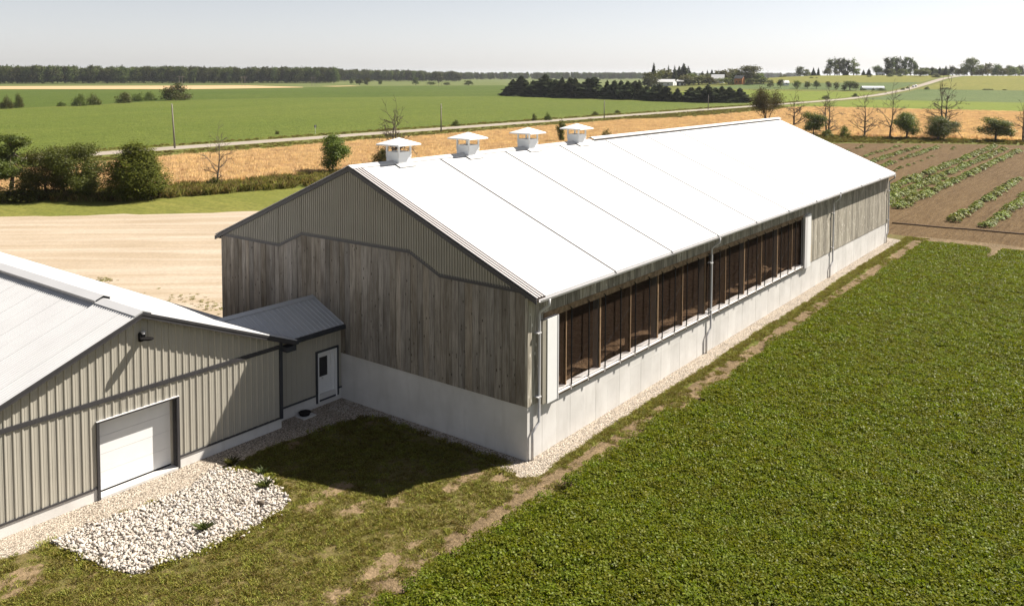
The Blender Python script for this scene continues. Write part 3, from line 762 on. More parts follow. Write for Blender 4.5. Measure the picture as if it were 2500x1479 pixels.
# long wall above the opening
Y0, Y1 = 1.65, 28.45
def boards(y0, y1, z0, z1, seed):
    r_ = random.Random(seed); y = y0
    while y < y1 - .12:
        w_ = r_.uniform(.25, .34); e = min(y1, y + w_)
        if y1 - e < .12: e = y1
        piece('board', M['wood_side'], barn, -.02, .026 + r_.uniform(0, .008), y + .006, e - .006, z0, z1); y = e
boards(.09, .93, HC - .02, 5.82, 1)
boards(.93, 29.3, 5.17, 5.82, 2)
boards(29.3, LEN, HC - .02, 5.82, 4)
part('wall_backing', MB().box(-.06, -.021, .09, Y0 - .06, HC, 5.82).box(-.06, -.021, 29.3, LEN, HC, 5.82).box(-.06, -.021, Y0 - .06, 29.3, 5.17, 5.82), M['interior'], barn)
yb = Y0 - .72; i = 0
while yb < 28.9:
    e = min(28.9, yb + 2.438); piece('header_beam', M['beam'], barn, -.16, .045 + (.006 if i % 2 else 0), yb + .006, e - .006, 4.93, 5.168); yb = e; i += 1
part('sill_plate', MB().prism([(-.2, Y0, 2.10), (.15, Y0, 2.03), (.15, Y0, 1.985), (-.2, Y0, 2.0)], (0, 26.8, 0)), M['sill'], barn)
part('sill_rail', MB().box(.085, .115, Y0, 28.4, 2.10, 2.125), M['gutter'], barn)
part('sill_underside_shadow', MB().box(.005, .11, Y0, 28.4, 1.90, 1.975), M['beam'], barn)  # strip added for the sill's brown underside and its shadow edge
for kk in range(0, 22, 2):
    yk = 2.64 + 1.2192 * kk - .13
    if yk > 28.2: break
    if kk % 4 == 2:  # light front and dark side of each post: sun and shade as colours
        part('post', MB().box(-.30, -.06, yk - .12, yk + .03, 1.99, 4.93), M['greypost'], barn)
        part('lit_post_face', MB().box(-.06, -.02, yk - .05, yk + .04, 2.04, 4.93), M['litpost'], barn)
    else:
        part('post', MB().box(-.28, -.055, yk - .035, yk + .02, 1.99, 4.93), M['brownpost'], barn)
        part('lit_post_face', MB().box(-.055, -.02, yk - .02, yk + .02, 2.04, 4.93), M['litpost'], barn)
for kk in range(22):
    yk = 2.64 + 1.2192 * kk
    if yk > 28.4: break
    r_ = MB().tube([(.125, yk, 5.02), (.135, yk, 1.84)], .026, 6).tube([(.02, yk, 5.06), (.125, yk, 5.02)], .016, 6)
    r_.box(.03, .15, yk - .03, yk + .03, 1.90, 1.935)
    part('curtain_rod', r_, M['black'], barn)
    part('rod_bracket', MB().box(.10, .16, yk - .055, yk - .025, 1.88, 2.07), M['sill'], barn)
for kk in range(0, 22, 2):
    a = 2.64 + 1.2192 * kk; b = min(28.4, a + 2.44)
    if b - a < 1: continue
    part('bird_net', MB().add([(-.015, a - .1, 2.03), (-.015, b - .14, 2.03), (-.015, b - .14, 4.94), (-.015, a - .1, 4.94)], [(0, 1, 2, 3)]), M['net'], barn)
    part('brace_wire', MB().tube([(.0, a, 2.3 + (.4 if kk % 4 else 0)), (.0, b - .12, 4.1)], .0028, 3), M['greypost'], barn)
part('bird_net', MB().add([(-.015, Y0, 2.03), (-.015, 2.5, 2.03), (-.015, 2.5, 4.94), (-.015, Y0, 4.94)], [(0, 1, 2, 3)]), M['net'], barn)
# curtain housings at the two ends of the opening
part('curtain_housing', MB().box(.028, .20, .96, 1.60, 1.86, 4.97), M['white'], barn)
part('housing_edge', MB().box(.028, .215, 1.602, 1.66, 1.84, 4.99), M['gutter'], barn)
part('housing_edge', MB().box(.03, .17, .70, .955, 1.90, 4.96), M['cladding'], barn)
part('curtain_housing', MB().box(.028, .20, 28.95, 29.62, 1.86, 5.16), M['white'], barn)
part('housing_edge', MB().box(-.02, .21, 28.50, 28.945, 1.86, 5.12), M['gutter'], barn)
part('plywood_patch', MB().box(.036, .055, 29.66, 30.12, 2.02, 3.05), M['ply'], barn)
# downspouts
def downspout(y, jog):
    z0 = float(hgt(0, y))
    mbq = MB().tube([(.53, y + .06, 5.84), (.52, y + .06, 5.62), (.16, y, 5.32), (.14, y, 5.2), (.14, y, 1.32), (.13, y - jog * .5, 1.18), (.09, y - jog, 1.0), (.09, y - jog, z0 - .05)], .052, 10)
    part('downspout', mbq, M['gutter'], barn, True)
    for z in (4.55, 2.22): part('downspout_strap', MB().box(.0, .20, y - .16, y + .06, z, z + .045), M['gutter'], barn)
for y, j in ((.53, .34), (15.06, .36), (34.3, .4), (48.5, .3)): downspout(y, j)
# inside: back wall, straw bed, purlins
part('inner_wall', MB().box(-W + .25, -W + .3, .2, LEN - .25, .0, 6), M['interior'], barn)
part('inner_partition', MB().box(-W + .3, -.2, 29.4, 29.5, 0, 6), M['interior'], barn)
r2 = random.Random(8)
for yk in np.arange(2.5, 29, 4.877):
    part('inner_post', MB().box(-9.3, -9.05, yk - .1, yk + .1, 0, 9.3), M['greypost'], barn)
gx = np.arange(-17, -.24, .28); gy = np.arange(.4, 29.3, .28)
XX, YY = np.meshgrid(gx, gy, indexing='ij'); pp = np.c_[XX.ravel(), YY.ravel()]
zz = 1.2 + .75 * np.exp(-((pp[:, 0] + .9) / 1.8) ** 2) * (.8 + .3 * vnoise(pp, .35, 50)) + .22 * vnoise(pp, .9, 51) + .24 * vnoise(pp, 2.6, 52) + .9 * np.exp(-((pp[:, 1] - 24.3) ** 2 + (pp[:, 0] + 1.6) ** 2) / .9)
nx, ny = len(gx), len(gy); ii = np.arange(nx * ny).reshape(nx, ny)
ff = np.stack([ii[:-1, :-1], ii[1:, :-1], ii[1:, 1:], ii[:-1, 1:]], -1).reshape(-1, 4)
bp = wloc(barn)
so = link('straw_bedding', np_mesh('straw_bedding', np.c_[pp, zz] - bp, ff, M['straw'], None, 4), barn); tag(so, kind='stuff')

# ================================================================== SHED
SX, SY = -9.34, -3.54; RY = -9.3; SYL = 2 * RY - SY; SXB = -46.0
SEV = -3.03; SSL = .399; SZR = 5.90; SXO = SX + .36
def sroof(y): return SZR - SSL * abs(y - RY)
shed = thing('machine_shed', 'beige ribbed steel shed with pale grey roof and white overhead door', 'shed', (-27, RY, 0))
mb = MB().box(SX - .25, SX + .03, SYL, -10.73, -.5, .385).box(SX - .25, SX + .03, -7.96, SY + .01, -.5, .385).box(SXB, SX - .25, SY - .25, SY + .01, -.5, .385)
part('foundation', mb, M['concrete'], shed)
DT = 2.53
# wall sheets (three ribs each), below and above the band
GD = (-10.70, -7.97)
def sheets(lo, hi, y0, y1, tagname):
    y = y0; i = 0
    while y < y1 - .02:
        e = min(y1, y + .762)
        dd = .003 * (i % 2)
        q = corrugated(lambda t, dp, z: (SX + .02 + dp + dd, t, z), y + .001, e - .001, lo, hi, .254, .028, .04, -3.6, .006, extra=(RY,))
        if q.f: part('wall_sheet', q, M['shedwall'], shed, pivot=(SX, y, 2)); 
        y = e; i += 1
BZ = 3.22
sheets(lambda t: BZ + .075, lambda t: sroof(t) - .17, SYL, SY, 'u')
sheets(lambda t: .44, lambda t: BZ - .075, SYL, GD[0], 'l'); sheets(lambda t: .44, lambda t: BZ - .075, GD[1], SY - .08, 'l')
sheets(lambda t: DT + .03, lambda t: BZ - .075, GD[0], GD[1], 'l')
core = MB().prism([(SX - .04, SYL, .3), (SX - .04, GD[0], .3), (SX - .04, GD[0], DT), (SX - .04, GD[1], DT), (SX - .04, GD[1], .3), (SX - .04, SY, .3), (SX - .04, SY, sroof(SY) - .2), (SX - .04, RY, SZR - .2), (SX - .04, SYL, sroof(SYL) - .2)], (.05, 0, 0))
part('wall_core', core, M['shedwall'], shed)
part('band_trim', MB().box(SX + .012, SX + .075, SYL, SY - .07, BZ - .07, BZ + .07), M['trim'], shed)
part('base_trim', MB().box(SX + .012, SX + .07, SYL, GD[0] - .06, .385, .445), M['trim'], shed)
part('base_trim', MB().box(SX + .012, SX + .07, GD[1] + .06, SY - .07, .385, .445), M['trim'], shed)
part('corner_trim', MB().box(SX - .1, SX + .085, SY - .068, SY + .06, .375, sroof(SY) - .2), M['darktrim'], shed)
side = corrugated(lambda t, dp, z: (t, SY + .02 + dp, z), SXB, SX - .1, lambda t: .4, lambda t: sroof(SY) - .2, .254, .028, .04)
side.f = [tuple(reversed(f)) for f in side.f]
part('side_wall', side, M['shedwall'], shed)
part('side_core', MB().box(SXB, SX - .05, SY - .06, SY, .3, sroof(SY) - .2), M['shedwall'], shed)
# rake fascias and soffits
for s in (1, -1):
    ye = RY + s * (SEV - RY)
    part('rake_fascia', MB().prism([(SXO, RY, SZR - .02), (SXO, ye, sroof(ye) - .02), (SXO, ye, sroof(ye) - .20), (SXO, RY, SZR - .20)], (-.04, 0, 0)), M['trim'], shed)
    part('fascia_lip', MB().prism([(SXO + .015, RY, SZR - .005), (SXO + .015, ye, sroof(ye) - .005), (SXO + .015, ye, sroof(ye) - .09), (SXO + .015, RY, SZR - .09)], (-.013, 0, 0)), M['trim'], shed)
    part('soffit', MB().prism([(SX, RY, SZR - .16), (SX, ye, sroof(ye) - .16), (SXO - .04, ye, sroof(ye) - .16), (SXO - .04, RY, SZR - .16)], (0, 0, -.02)), M['trim'], shed)
    ss = s
    # roof sheets .9144 wide with ribs
    xx = SXO + .02; i = 0
    while xx > SXB:
        e = max(SXB, xx - .9144); dd = .003 * (i % 2)
        q = corrugated(lambda t, dp, u: (t, RY + ss * u, SZR - SSL * u + dp + dd), e + .001, xx - .001, lambda t: .0, lambda t: (SEV - RY) + .02, .1524, .034, .034)
        if s < 0: q.f = [tuple(reversed(f)) for f in q.f]
        q.f = [tuple(reversed(f)) for f in q.f] if False else q.f
        part('roof_sheet', q, M['galva'], shed, pivot=(xx, RY, SZR))
        xx = e; i += 1
    part('roof_core', MB().prism([(SXO - .02, RY, SZR - .03), (SXO - .02, ye, sroof(ye) - .03), (SXB, ye, sroof(ye) - .03), (SXB, RY, SZR - .03)], (0, 0, -.1)), M['shedwall'], shed)
part('eave_gutter', MB().box(SXB, SXO - .01, SEV - .02, SEV + .13, sroof(SEV) - .17, sroof(SEV) - .02), M['darktrim'], shed)
part('eave_return', MB().box(SX - .02, SXO + .0, SY + .06, SEV - .0, sroof(SEV) - .38, sroof(SEV) - .18), M['darktrim'], shed)
# ridge: low cap at the front, raised ridge vent behind it
cap = MB()
for s in (-1, 1): cap.prism([(SXO + .03, RY, SZR + .06), (SXO + .03, RY + s * .30, SZR + .06 - .30 * SSL), (-11.6, RY + s * .30, SZR + .06 - .30 * SSL), (-11.6, RY, SZR + .06)], (0, 0, -.025))
part('ridge_cap', cap, M['galva'], shed)
rv = MB()
for s in (-1, 1): rv.prism([(-11.55, RY, SZR + .17), (-11.55, RY + s * .33, SZR + .17 - .33 * SSL), (SXB, RY + s * .33, SZR + .17 - .33 * SSL), (SXB, RY, SZR + .17)], (0, 0, -.025))
part('ridge_vent_cap', rv, M['galva'], shed)
part('ridge_vent_side', MB().box(SXB, -11.6, RY - .27, RY - .25, SZR - .13, SZR + .04).box(SXB, -11.6, RY + .25, RY + .27, SZR - .13, SZR + .04), M['gutter'], shed)
# overhead door
dx = SX - .28
door = thing('overhead_door', None, None); door.parent = shed; door.location = tuple(np.array([dx, -9.33, 0]) - wloc(shed))
ph = (DT - .13) / 4
for i in range(4):
    part('door_panel', MB().box(dx - .045, dx - .002 * (i % 2), GD[0] + .0, GD[1] - .0, .13 + i * ph + .006, .13 + (i + 1) * ph - .006), M['white'], door)
part('door_backing', MB().box(dx - .06, dx - .012, GD[0], GD[1], .12, DT), M['gutter'], door)
part('door_seal', MB().box(dx - .04, dx + .012, GD[0], GD[1], .085, .13), M['black'], door)
part('door_frame', MB().box(dx - .05, SX + .09, GD[0] - .09, GD[0], .03, DT + .05), M['trim'], shed)
part('door_frame', MB().box(dx + .07, SX + .09, GD[1], GD[1] + .09, .03, DT + .05), M['trim'], shed)
part('door_track', MB().box(dx + .002, dx + .068, GD[1] - .06, GD[1] + .05, .09, DT), M['shedwall'], shed)
part('door_frame', MB().box(dx - .05, SX + .09, GD[0] + .002, GD[1] - .002, DT, DT + .05), M['trim'], shed)
part('door_drip_cap', MB().box(SX, SX + .11, GD[0] - .09, GD[1] + .09, DT + .052, DT + .068), M['gutter'], shed)
part('door_slab', MB().box(dx - .05, SX + .10, GD[0] - .0, GD[1] + .0, -.3, .082), M['concrete'], shed)
# lamp over the door
lampt = thing('wall_lamp', 'black yard lamp with flat oval head on the shed gable', 'lamp', (SX + .02, -9.2, 4.92))
part('mount', MB().box(SX + .03, SX + .16, -9.30, -9.12, 4.86, 5.14), M['black'], lampt)
part('sensor', MB().tube([(SX + .13, -9.18, 5.10), (SX + .13, -9.18, 5.20)], .07, 12), M['gutter'], lampt)
hd = MB(); n_ = 24
def oval(a): 
    r1, r2 = .30, .17
    return (SX + .40 + r1 * math.cos(a), -9.2 + r2 * math.sin(a))
top = [(*oval(2 * math.pi * i / n_), 4.93 + .0) for i in range(n_)]
hd.prism([(p_[0], p_[1], p_[2] + .10 * (p_[0] - SX)) for p_ in top], (0, 0, .045))
part('lamp_head', hd, M['black'], lampt)

# ================================================================== LINK BUILDING between shed and barn
AX = -9.86
link_b = thing('link_building', 'low connecting lean-to with blue-grey roof and white door', 'link building', (-11.6, -1.7, 0))
AZ, AR, AE, AEX = 4.13, -11.62, 3.24, -9.60
asl = (AZ - AE) / (AEX - AR)
part('foundation', MB().box(AX - .2, AX + .02, SY + .08, -.01, -.4, .47), M['concrete'], link_b)
DY = (-1.30, -.27); DZ = (.24, 2.26)
y = SY + .08; i = 0
def awall(a, b, lo, hi):
    q = corrugated(lambda t, dp, z: (AX + .012 + dp, t, z), a, b, lambda t: lo, lambda t: hi, .254, .022, .035, -3.6, .005)
    part('wall_sheet', q, M['shedwall'], link_b, pivot=(AX, a, 2))
awall(SY + .08, -2.42, .53, 3.1); awall(-2.42, DY[0] - .09, .53, 3.1); awall(DY[0] - .09, DY[1] + .09, DZ[1] + .08, 3.1); awall(DY[1] + .09, -.02, .53, 3.1)
part('wall_core', MB().box(AX - .1, AX, SY + .08, DY[0] - .05, .4, 3.15).box(AX - .1, AX, DY[1] + .05, -.02, .4, 3.15).box(AX - .1, AX, DY[0] - .05, DY[1] + .05, DZ[1] + .05, 3.15), M['shedwall'], link_b)
part('base_trim', MB().box(AX + .006, AX + .055, SY + .08, DY[0] - .09, .47, .535), M['darktrim'], link_b)
part('base_trim', MB().box(AX + .006, AX + .055, DY[1] + .09, -.01, .47, .535), M['darktrim'], link_b)
ad = thing('entry_door', None, None); ad.parent = link_b; ad.location = tuple(np.array([AX, -.78, .2]) - wloc(link_b))
wx = AX - .10
part('door_leaf', MB().box(wx - .05, wx, DY[0] + .07, -.50, DZ[0] + .03, 1.18).box(wx - .05, wx, DY[0] + .07, -1.17, 1.18, 2.0).box(wx - .05, wx, -.66, -.50, 1.18, 2.0).box(wx - .05, wx, DY[0] + .07, -.50, 2.0, 2.17), M['white'], ad)
part('window_pane', MB().box(wx - .03, wx - .012, -1.17, -.66, 1.18, 2.0), M['glass'], ad)
part('door_knob', MB().tube([(wx, DY[0] + .13, 1.07), (wx + .06, DY[0] + .13, 1.07)], .032, 10), M['gutter'], ad)
part('door_latch', MB().box(wx, wx + .025, -.98, -.90, 1.08, 1.14), M['gutter'], ad)
part('door_frame', MB().box(wx - .05, AX + .06, DY[0], DY[0] + .068, DZ[0] - .06, DZ[1]).box(wx - .05, AX + .06, DY[1] - .07, DY[1], DZ[0] - .06, DZ[1]).box(wx - .05, wx + .035, -.497, DY[1] - .071, DZ[0], DZ[1] - .072).box(wx - .05, AX + .058, DY[0] + .069, DY[1] - .071, DZ[1] - .07, DZ[1]), M['white'], ad)
part('door_trim', MB().box(AX + .005, AX + .07, DY[0] - .085, DY[0] - .002, DZ[0] - .08, DZ[1] + .085).box(AX + .005, AX + .07, DY[1] + .002, DY[1] + .085, DZ[0] - .02, DZ[1] + .085).box(AX + .005, AX + .07, DY[0] - .002, DY[1] + .002, DZ[1] + .003, DZ[1] + .085), M['darktrim'], ad)
part('threshold', MB().box(wx - .05, AX + .05, DY[0] + .069, DY[1] - .071, DZ[0] - .04, DZ[0] + .028), M['darktrim'], ad)
# roof of the link: sheets run down the slope, cut along the valley with the shed roof
def vall(u):                                   # where the link roof meets the shed roof, u down the slope from the ridge
    z = AZ - asl * u
    return min(-3.0, max(SEV + .02, RY + (SZR - z) / SSL)) if False else -(-RY - (SZR - z) / SSL)
for s in (1, -1):
    ss = s
    y = -.03; i = 0
    lim = AEX - AR
    while y > -4.9:
        e = max(-4.9, y - .9144); dd = .003 * (i % 2)
        def hi_(t):
            # stop where the shed roof rises above
            u = (AZ - sroof(min(t, SEV))) / asl
            return lim if t > SEV else max(0., min(lim, u + .05))
        q = corrugated(lambda t, dp, u: (AR + ss * u, t, AZ - asl * u + dp + dd + .012), e + .001, y - .001, lambda t: .0, hi_, .2286, .02, .03, -.05, 0., extra=(SEV, SEV - .01))
        if s < 0: q.f = [tuple(reversed(f)) for f in q.f]
        if q.f: part('roof_sheet', q, M['bluegrey'], link_b, pivot=(AR, y, AZ))
        y = e; i += 1
    part('roof_core', MB().prism([(AR, -.02, AZ - .02), (AR + s * lim, -.02, AE - .02), (AR + s * lim, SEV + .15, AE - .02), (AR, SEV + .15, AZ - .02)], (0, 0, -.1)), M['shedwall'], link_b)
cap = MB()
for s in (-1, 1): cap.prism([(AR, -.02, AZ + .055), (AR + s * .2, -.02, AZ + .055 - .2 * asl), (AR + s * .2, -4.85, AZ + .055 - .2 * asl), (AR, -4.85, AZ + .055)], (0, 0, -.02))
part('ridge_cap', cap, M['bluegrey'], link_b)
part('eave_gutter', MB().box(AEX - .03, AEX + .10, SEV + .14, -.04, AE - .17, AE - .01), M['darktrim'], link_b)
part('soffit', MB().box(AX, AEX - .03, SEV + .14, -.04, AE - .17, AE - .14), M['darktrim'], link_b)

# sump lid by the link wall
lx, ly = -9.50, -2.22; lz = float(hgt(lx, ly)) + .0
lid = thing('sump_lid', 'round black sump lid on a small concrete square in the gravel', 'lid', (lx, ly, lz))
part('pad', MB().box(lx - .32, lx + .30, ly - .30, ly + .32, lz - .1, lz + .045), M['concrete'], lid)
part('riser', MB().tube([(lx - .03, ly, lz + .04), (lx - .03, ly, lz + .13)], .20, 16), M['black'], lid)
part('cover', MB().tube([(lx - .03, ly, lz + .13), (lx - .03, ly, lz + .17)], .255, 8), M['black'], lid)

# ================================================================== river stones
def t_stone(seed):
    rs_ = np.random.RandomState(seed)
    bm = bmesh.new(); bmesh.ops.create_icosphere(bm, subdivisions=1, radius=.5)
    v = np.array([q.co[:] for q in bm.verts]); f = [tuple(x.index for x in q.verts) for q in bm.faces]; bm.free()
    v *= (1 + .16 * rs_.randn(len(v), 1)); v *= np.array([1.25, .95, .6]) * (1 + .12 * rs_.randn(3))
    return np_mesh('stone', v, f, M['stone'], np.full(len(v), rs_.rand()), 3, True)
stm = [t_stone(60 + i) for i in range(10)]
st_c = tpl_collection('stone_shapes', stm)
sq_ = rnd_in(REGP['stone_bed'], 9500, 77)
near_ = np.linalg.norm(np.c_[sq_, np.zeros(len(sq_))] - CAM, axis=1)
size = .042 + .075 * rs.rand(len(sq_)) ** 2.2
stray_ = rs.rand(len(sq_)) < .10; sq_[stray_] += rs.randn(int(stray_.sum()), 2) * .16; hid = ~inside(stone_poly, sq_) & (sq_[:, 0] < -9.1); sq_ = sq_[~hid]; size = size[~hid]; near_ = near_[~hid]
rank = np.argsort(-(size / near_))
bed = GROUND['stone_bed']
big = rank[:300]; rest = rank[300:]
size[big] *= 1.12
zst = hgt(sq_[:, 0], sq_[:, 1]) + .06 * rs.rand(len(sq_)) + .012
for k, i in enumerate(big):
    o = link('stone', stm[k % 10], bed, (sq_[i, 0], sq_[i, 1], zst[i] + .03))
    o.rotation_euler = (rs.randn() * .5, rs.randn() * .5, rs.rand() * 6.28); o.scale = (size[i],) * 3
scatter('small_stones', st_c, np.c_[sq_[rest], zst[rest]], np.c_[rs.randn(len(rest)) * .5, rs.randn(len(rest)) * .5, rs.rand(len(rest)) * 6.28], size[rest], 10, 3, bed)
# loose pebbles on the gravel
pq = np.concatenate([rnd_in(gravel_yard_poly[:22], 9000, 78), np.c_[.02 + .82 * rs.rand(5000), -1 + 51 * rs.rand(5000)], np.c_[-9.5 + 9.5 * rs.rand(2500), -1.1 + 1.1 * rs.rand(2500)]])
pq = pq[(pq[:, 0] > -9.3) | (pq[:, 1] > -3.4)]
pq = pq[inside(gravel_yard_poly, pq)]
scatter('pebbles', st_c, with_z(pq, .008), np.c_[rs.randn(len(pq)) * .5, rs.randn(len(pq)) * .5, rs.rand(len(pq)) * 6.28], .022 + .03 * rs.rand(len(pq)) ** 2, 10, 4, GROUND['gravel_path'])
#PART3
# ================================================================== TREES
def crown(seed, lobes, n, size, mat, shell=.55, up=.25, asp=1.4, clump=7, spread=1.6, name='crown'):
    """leaf cards gathered in clumps through a set of ellipsoid lobes"""
    rs_ = np.random.RandomState(seed); lb = np.array(lobes, float)
    vol = lb[:, 3] * lb[:, 4] * lb[:, 5]; vol = vol ** .8 / (vol ** .8).sum()
    nc = max(8, n // clump); k = rs_.choice(len(lb), nc, p=vol)
    d = rs_.randn(nc, 3); d /= np.linalg.norm(d, axis=1, keepdims=True)
    r = (shell + (1 - shell) * rs_.rand(nc)) * (1 + .10 * rs_.randn(nc))
    cc = lb[k, :3] + d * r[:, None] * lb[k, 3:]
    cr = np.repeat(cc, clump, 0) + rs_.randn(nc * clump, 3) * size * spread
    dn = np.repeat(d, clump, 0) + rs_.randn(nc * clump, 3) * .7 + np.array([0, 0, up])
    v, f = leaf_cards(cr, dn, size * (.6 + .8 * rs_.rand(len(cr))), rs_, asp, .08)
    lr = np.repeat(np.clip(np.repeat(rs_.rand(nc), clump) * .6 + rs_.rand(len(cr)) * .4, 0, 1), 4)
    v[:, 2] = np.maximum(v[:, 2], .05)
    return np_mesh(name, v, f, mat, lr)
def limbs(mb, rs_, p, d, L, r, depth, pts=None, spread=.55, grav=.0, nseg=3, kids=(2, 3), sides=6, rmin=.012, shrink=.72):
    """recursive limbs"""
    p = np.array(p, float); d = np.array(d, float); d /= np.linalg.norm(d)
    path = [p.copy()]; rad = [r]; e = r * .62
    for i in range(nseg):
        d = d + rs_.randn(3) * .12 + np.array([0, 0, .05 - grav]); d /= np.linalg.norm(d); p = p + d * L / nseg; path.append(p.copy()); rad.append(max(rmin, r + (e - r) * (i + 1) / nseg))
    mb.tube(path, rad, sides if depth > 1 else 3, False)
    if pts is not None: pts.append(p.copy())
    if depth <= 0: return
    for k in range(rs_.randint(kids[0], kids[1] + 1)):
        q = path[-1] if k == 0 else path[rs_.randint(1, len(path))]
        nd = d + rs_.randn(3) * spread; nd[2] = abs(nd[2]) * .8 + .05 if grav <= 0 else nd[2]
        limbs(mb, rs_, q, nd, L * shrink * rs_.uniform(.8, 1.15), max(rmin, e * (.85 if k == 0 else .6)), depth - 1, pts, spread, grav, nseg, kids, sides, rmin, shrink)
def trunk_mesh(seed, H, r, lobes=None, mat=None):
    rs_ = np.random.RandomState(seed); mb = MB()
    p = np.array([0, 0, -.2]); path = [p]; 
    for i in range(5): path.append(np.array([rs_.randn() * .02 * H, rs_.randn() * .02 * H, H * (i + 1) / 5]))
    mb.tube(path, [r * (1.25 - .19 * i) for i in range(6)], 8, False)
    for l in (lobes or []):
        z0 = H * rs_.uniform(.35, .9); mb.tube([(0, 0, z0), (l[0] * .5, l[1] * .5, (z0 + l[2]) / 2), (l[0], l[1], l[2])], [r * .5, r * .3, r * .1], 5, False)
    return mb.mesh('trunk', mat or M['bark'], (0, 0, 0), True)
def lobes_round(seed, H, Wd, z0, n=9):
    r_ = random.Random(seed); out = [(0, 0, z0 + (H - z0) * .5, Wd * .30, Wd * .30, (H - z0) * .42)]
    for i in range(n):
        a = r_.uniform(0, 6.283); f = r_.uniform(.15, .95); zz = z0 + (H - z0) * f
        wz = Wd * .5 * math.sqrt(max(.08, 1 - (2 * (f - .42)) ** 2 * .9)); rr = wz * r_.uniform(.4, .72)
        s_ = Wd * r_.uniform(.13, .23)
        out.append((math.cos(a) * rr, math.sin(a) * rr, min(zz, H - s_ * .8), s_, s_, s_ * r_.uniform(.6, .95)))
    return out
def lobes_tall(seed, H, Wd, z0, n=11):
    r_ = random.Random(seed); out = []
    for i in range(n):
        f = (i + .5) / n; a = r_.uniform(0, 6.283); wz = Wd * .5 * (1 - abs(2 * (f - .5)) ** 2.2 * .7); rr = wz * r_.uniform(.15, .75)
        s_ = Wd * r_.uniform(.14, .24); out.append((math.cos(a) * rr, math.sin(a) * rr, z0 + (H - z0) * f * .95, s_, s_, s_ * 1.25))
    return out
def conifer(seed, H, Rb, mat, layers=34, per=11, droop=.35, z0=.04, nm='crown', shape=.7, wid=.42, rag=.16):
    rs_ = np.random.RandomState(seed); vs = []; lr = []
    for i in range(layers):
        f = i / layers; z = H * (z0 + (1 - z0) * f); R_ = Rb * (1 - f) ** shape * (1 + rag * rs_.randn()) + .12
        for k in range(max(4, int(per * (1 - .55 * f)))):
            a = rs_.rand() * 6.283; rr = R_ * rs_.uniform(.65, 1.12); wd = rr * wid * rs_.uniform(.7, 1.2) + .08
            ca, sa = math.cos(a), math.sin(a); zz = z + rs_.randn() * H / layers * .5
            tip = np.array([ca * rr, sa * rr, zz - droop * rr + rs_.uniform(.0, .25) * rr]); mid = np.array([ca * rr * .5, sa * rr * .5, zz - droop * rr * .35])
            sd_ = np.array([-sa, ca, 0]) * wd * .5
            dn = np.array([0, 0, -wd * .55])
            vs += [(0, 0, zz), mid + sd_ + dn * .6, tip, mid - sd_ + dn * .6]
            vs += [(ca * rr * .15, sa * rr * .15, zz), mid + dn * 1.5 + sd_ * .3, tip + dn * .3, mid - dn * .2 - sd_ * .2]
            l = rs_.rand(); lr += [l] * 8
    return np_mesh(nm, np.array(vs), np.arange(len(vs)).reshape(-1, 4), mat, lr)

KIND = {}
def kind(nm, crown_me, trunk_me, H, Wd):
    me = crown_me or trunk_me; a = np.empty(len(me.vertices) * 3, np.float32); me.vertices.foreach_get('co', a); a = a.reshape(-1, 3)
    r_ = np.hypot(a[:, 0], a[:, 1]); KIND[nm] = (crown_me, trunk_me, float(np.percentile(a[:, 2], 99.8)), float(2 * np.percentile(r_, 96)))
for i in range(3):
    L1 = lobes_round(100 + i, 10, 9.5, 1.6, 12)
    kind('round%d' % i, crown(200 + i, L1, 3600, .34, M['leafdark']), trunk_mesh(300 + i, 5, .28, L1[:6]), 10, 9.5)
    L2 = lobes_tall(110 + i, 12, 6, 2.5, 12)
    kind('tall%d' % i, crown(210 + i, L2, 2600, .34, M['leafmid'], .35, spread=1.3), trunk_mesh(310 + i, 10, .25, L2[:8]), 12, 6)
    L3 = lobes_round(120 + i, 3, 3.4, .05, 9)
    kind('shrub%d' % i, crown(220 + i, L3 + [(1.15 * math.cos(k * .9), 1.15 * math.sin(k * .9), .55, .75, .75, .6) for k in range(7)], 3400, .12, M['leafdark'], .4), trunk_mesh(320 + i, 1.2, .07, L3[:4]), 3, 3.4)
for i in range(2):
    L1 = lobes_round(130 + i, 8, 8, .3, 15)
    kind('bush_tree%d' % i, crown(230 + i, L1, 24000, .115, M['leafdark'], .45, spread=1.7), trunk_mesh(330 + i, 3.5, .2, L1[:7]), 8, 8)
    L1 = lobes_round(140 + i, 7, 5.6, 1.0, 13)
    kind('young%d' % i, crown(240 + i, L1, 9500, .14, M['leafmid'], .3, spread=1.6), trunk_mesh(340 + i, 5.5, .13, L1[:9]), 7, 5.6)
# dense cedar: small upright sprays
L1 = [(0, 0, 2.2, 2.7, 2.7, 2.2), (.3, 0, 4.0, 2.2, 2.2, 2.0), (-.2, .2, 5.4, 1.5, 1.5, 1.5), (.4, -.1, 6.3, .9, .9, 1.1), (-1.4, .3, 3.6, 1.2, 1.2, 1.6), (1.6, -.2, 3.0, 1.3, 1.3, 1.5), (.9, .6, 5.2, .9, .9, 1.2)]
kind('cedar', crown(250, L1, 42000, .085, M['cedar'], .62, 1.3, 2.0, 7, 1.7), trunk_mesh(350, 3, .2), 7.2, 5.8)
# loose old pine with a visible trunk
rs_ = np.random.RandomState(9); L1 = []
for k in range(30):
    a = rs_.rand() * 6.283; f = rs_.rand(); rr = (3.4 - 2.2 * f) * rs_.uniform(.25, 1); L1.append((math.cos(a) * rr, math.sin(a) * rr, 1.9 + 7.0 * f, 1.15, 1.15, .5))
kind('pine', crown(260, L1, 20000, .11, M['leafdark'], .2, .8, 1.9, 8, 1.5), trunk_mesh(360, 8.6, .2, L1), 9.2, 7)
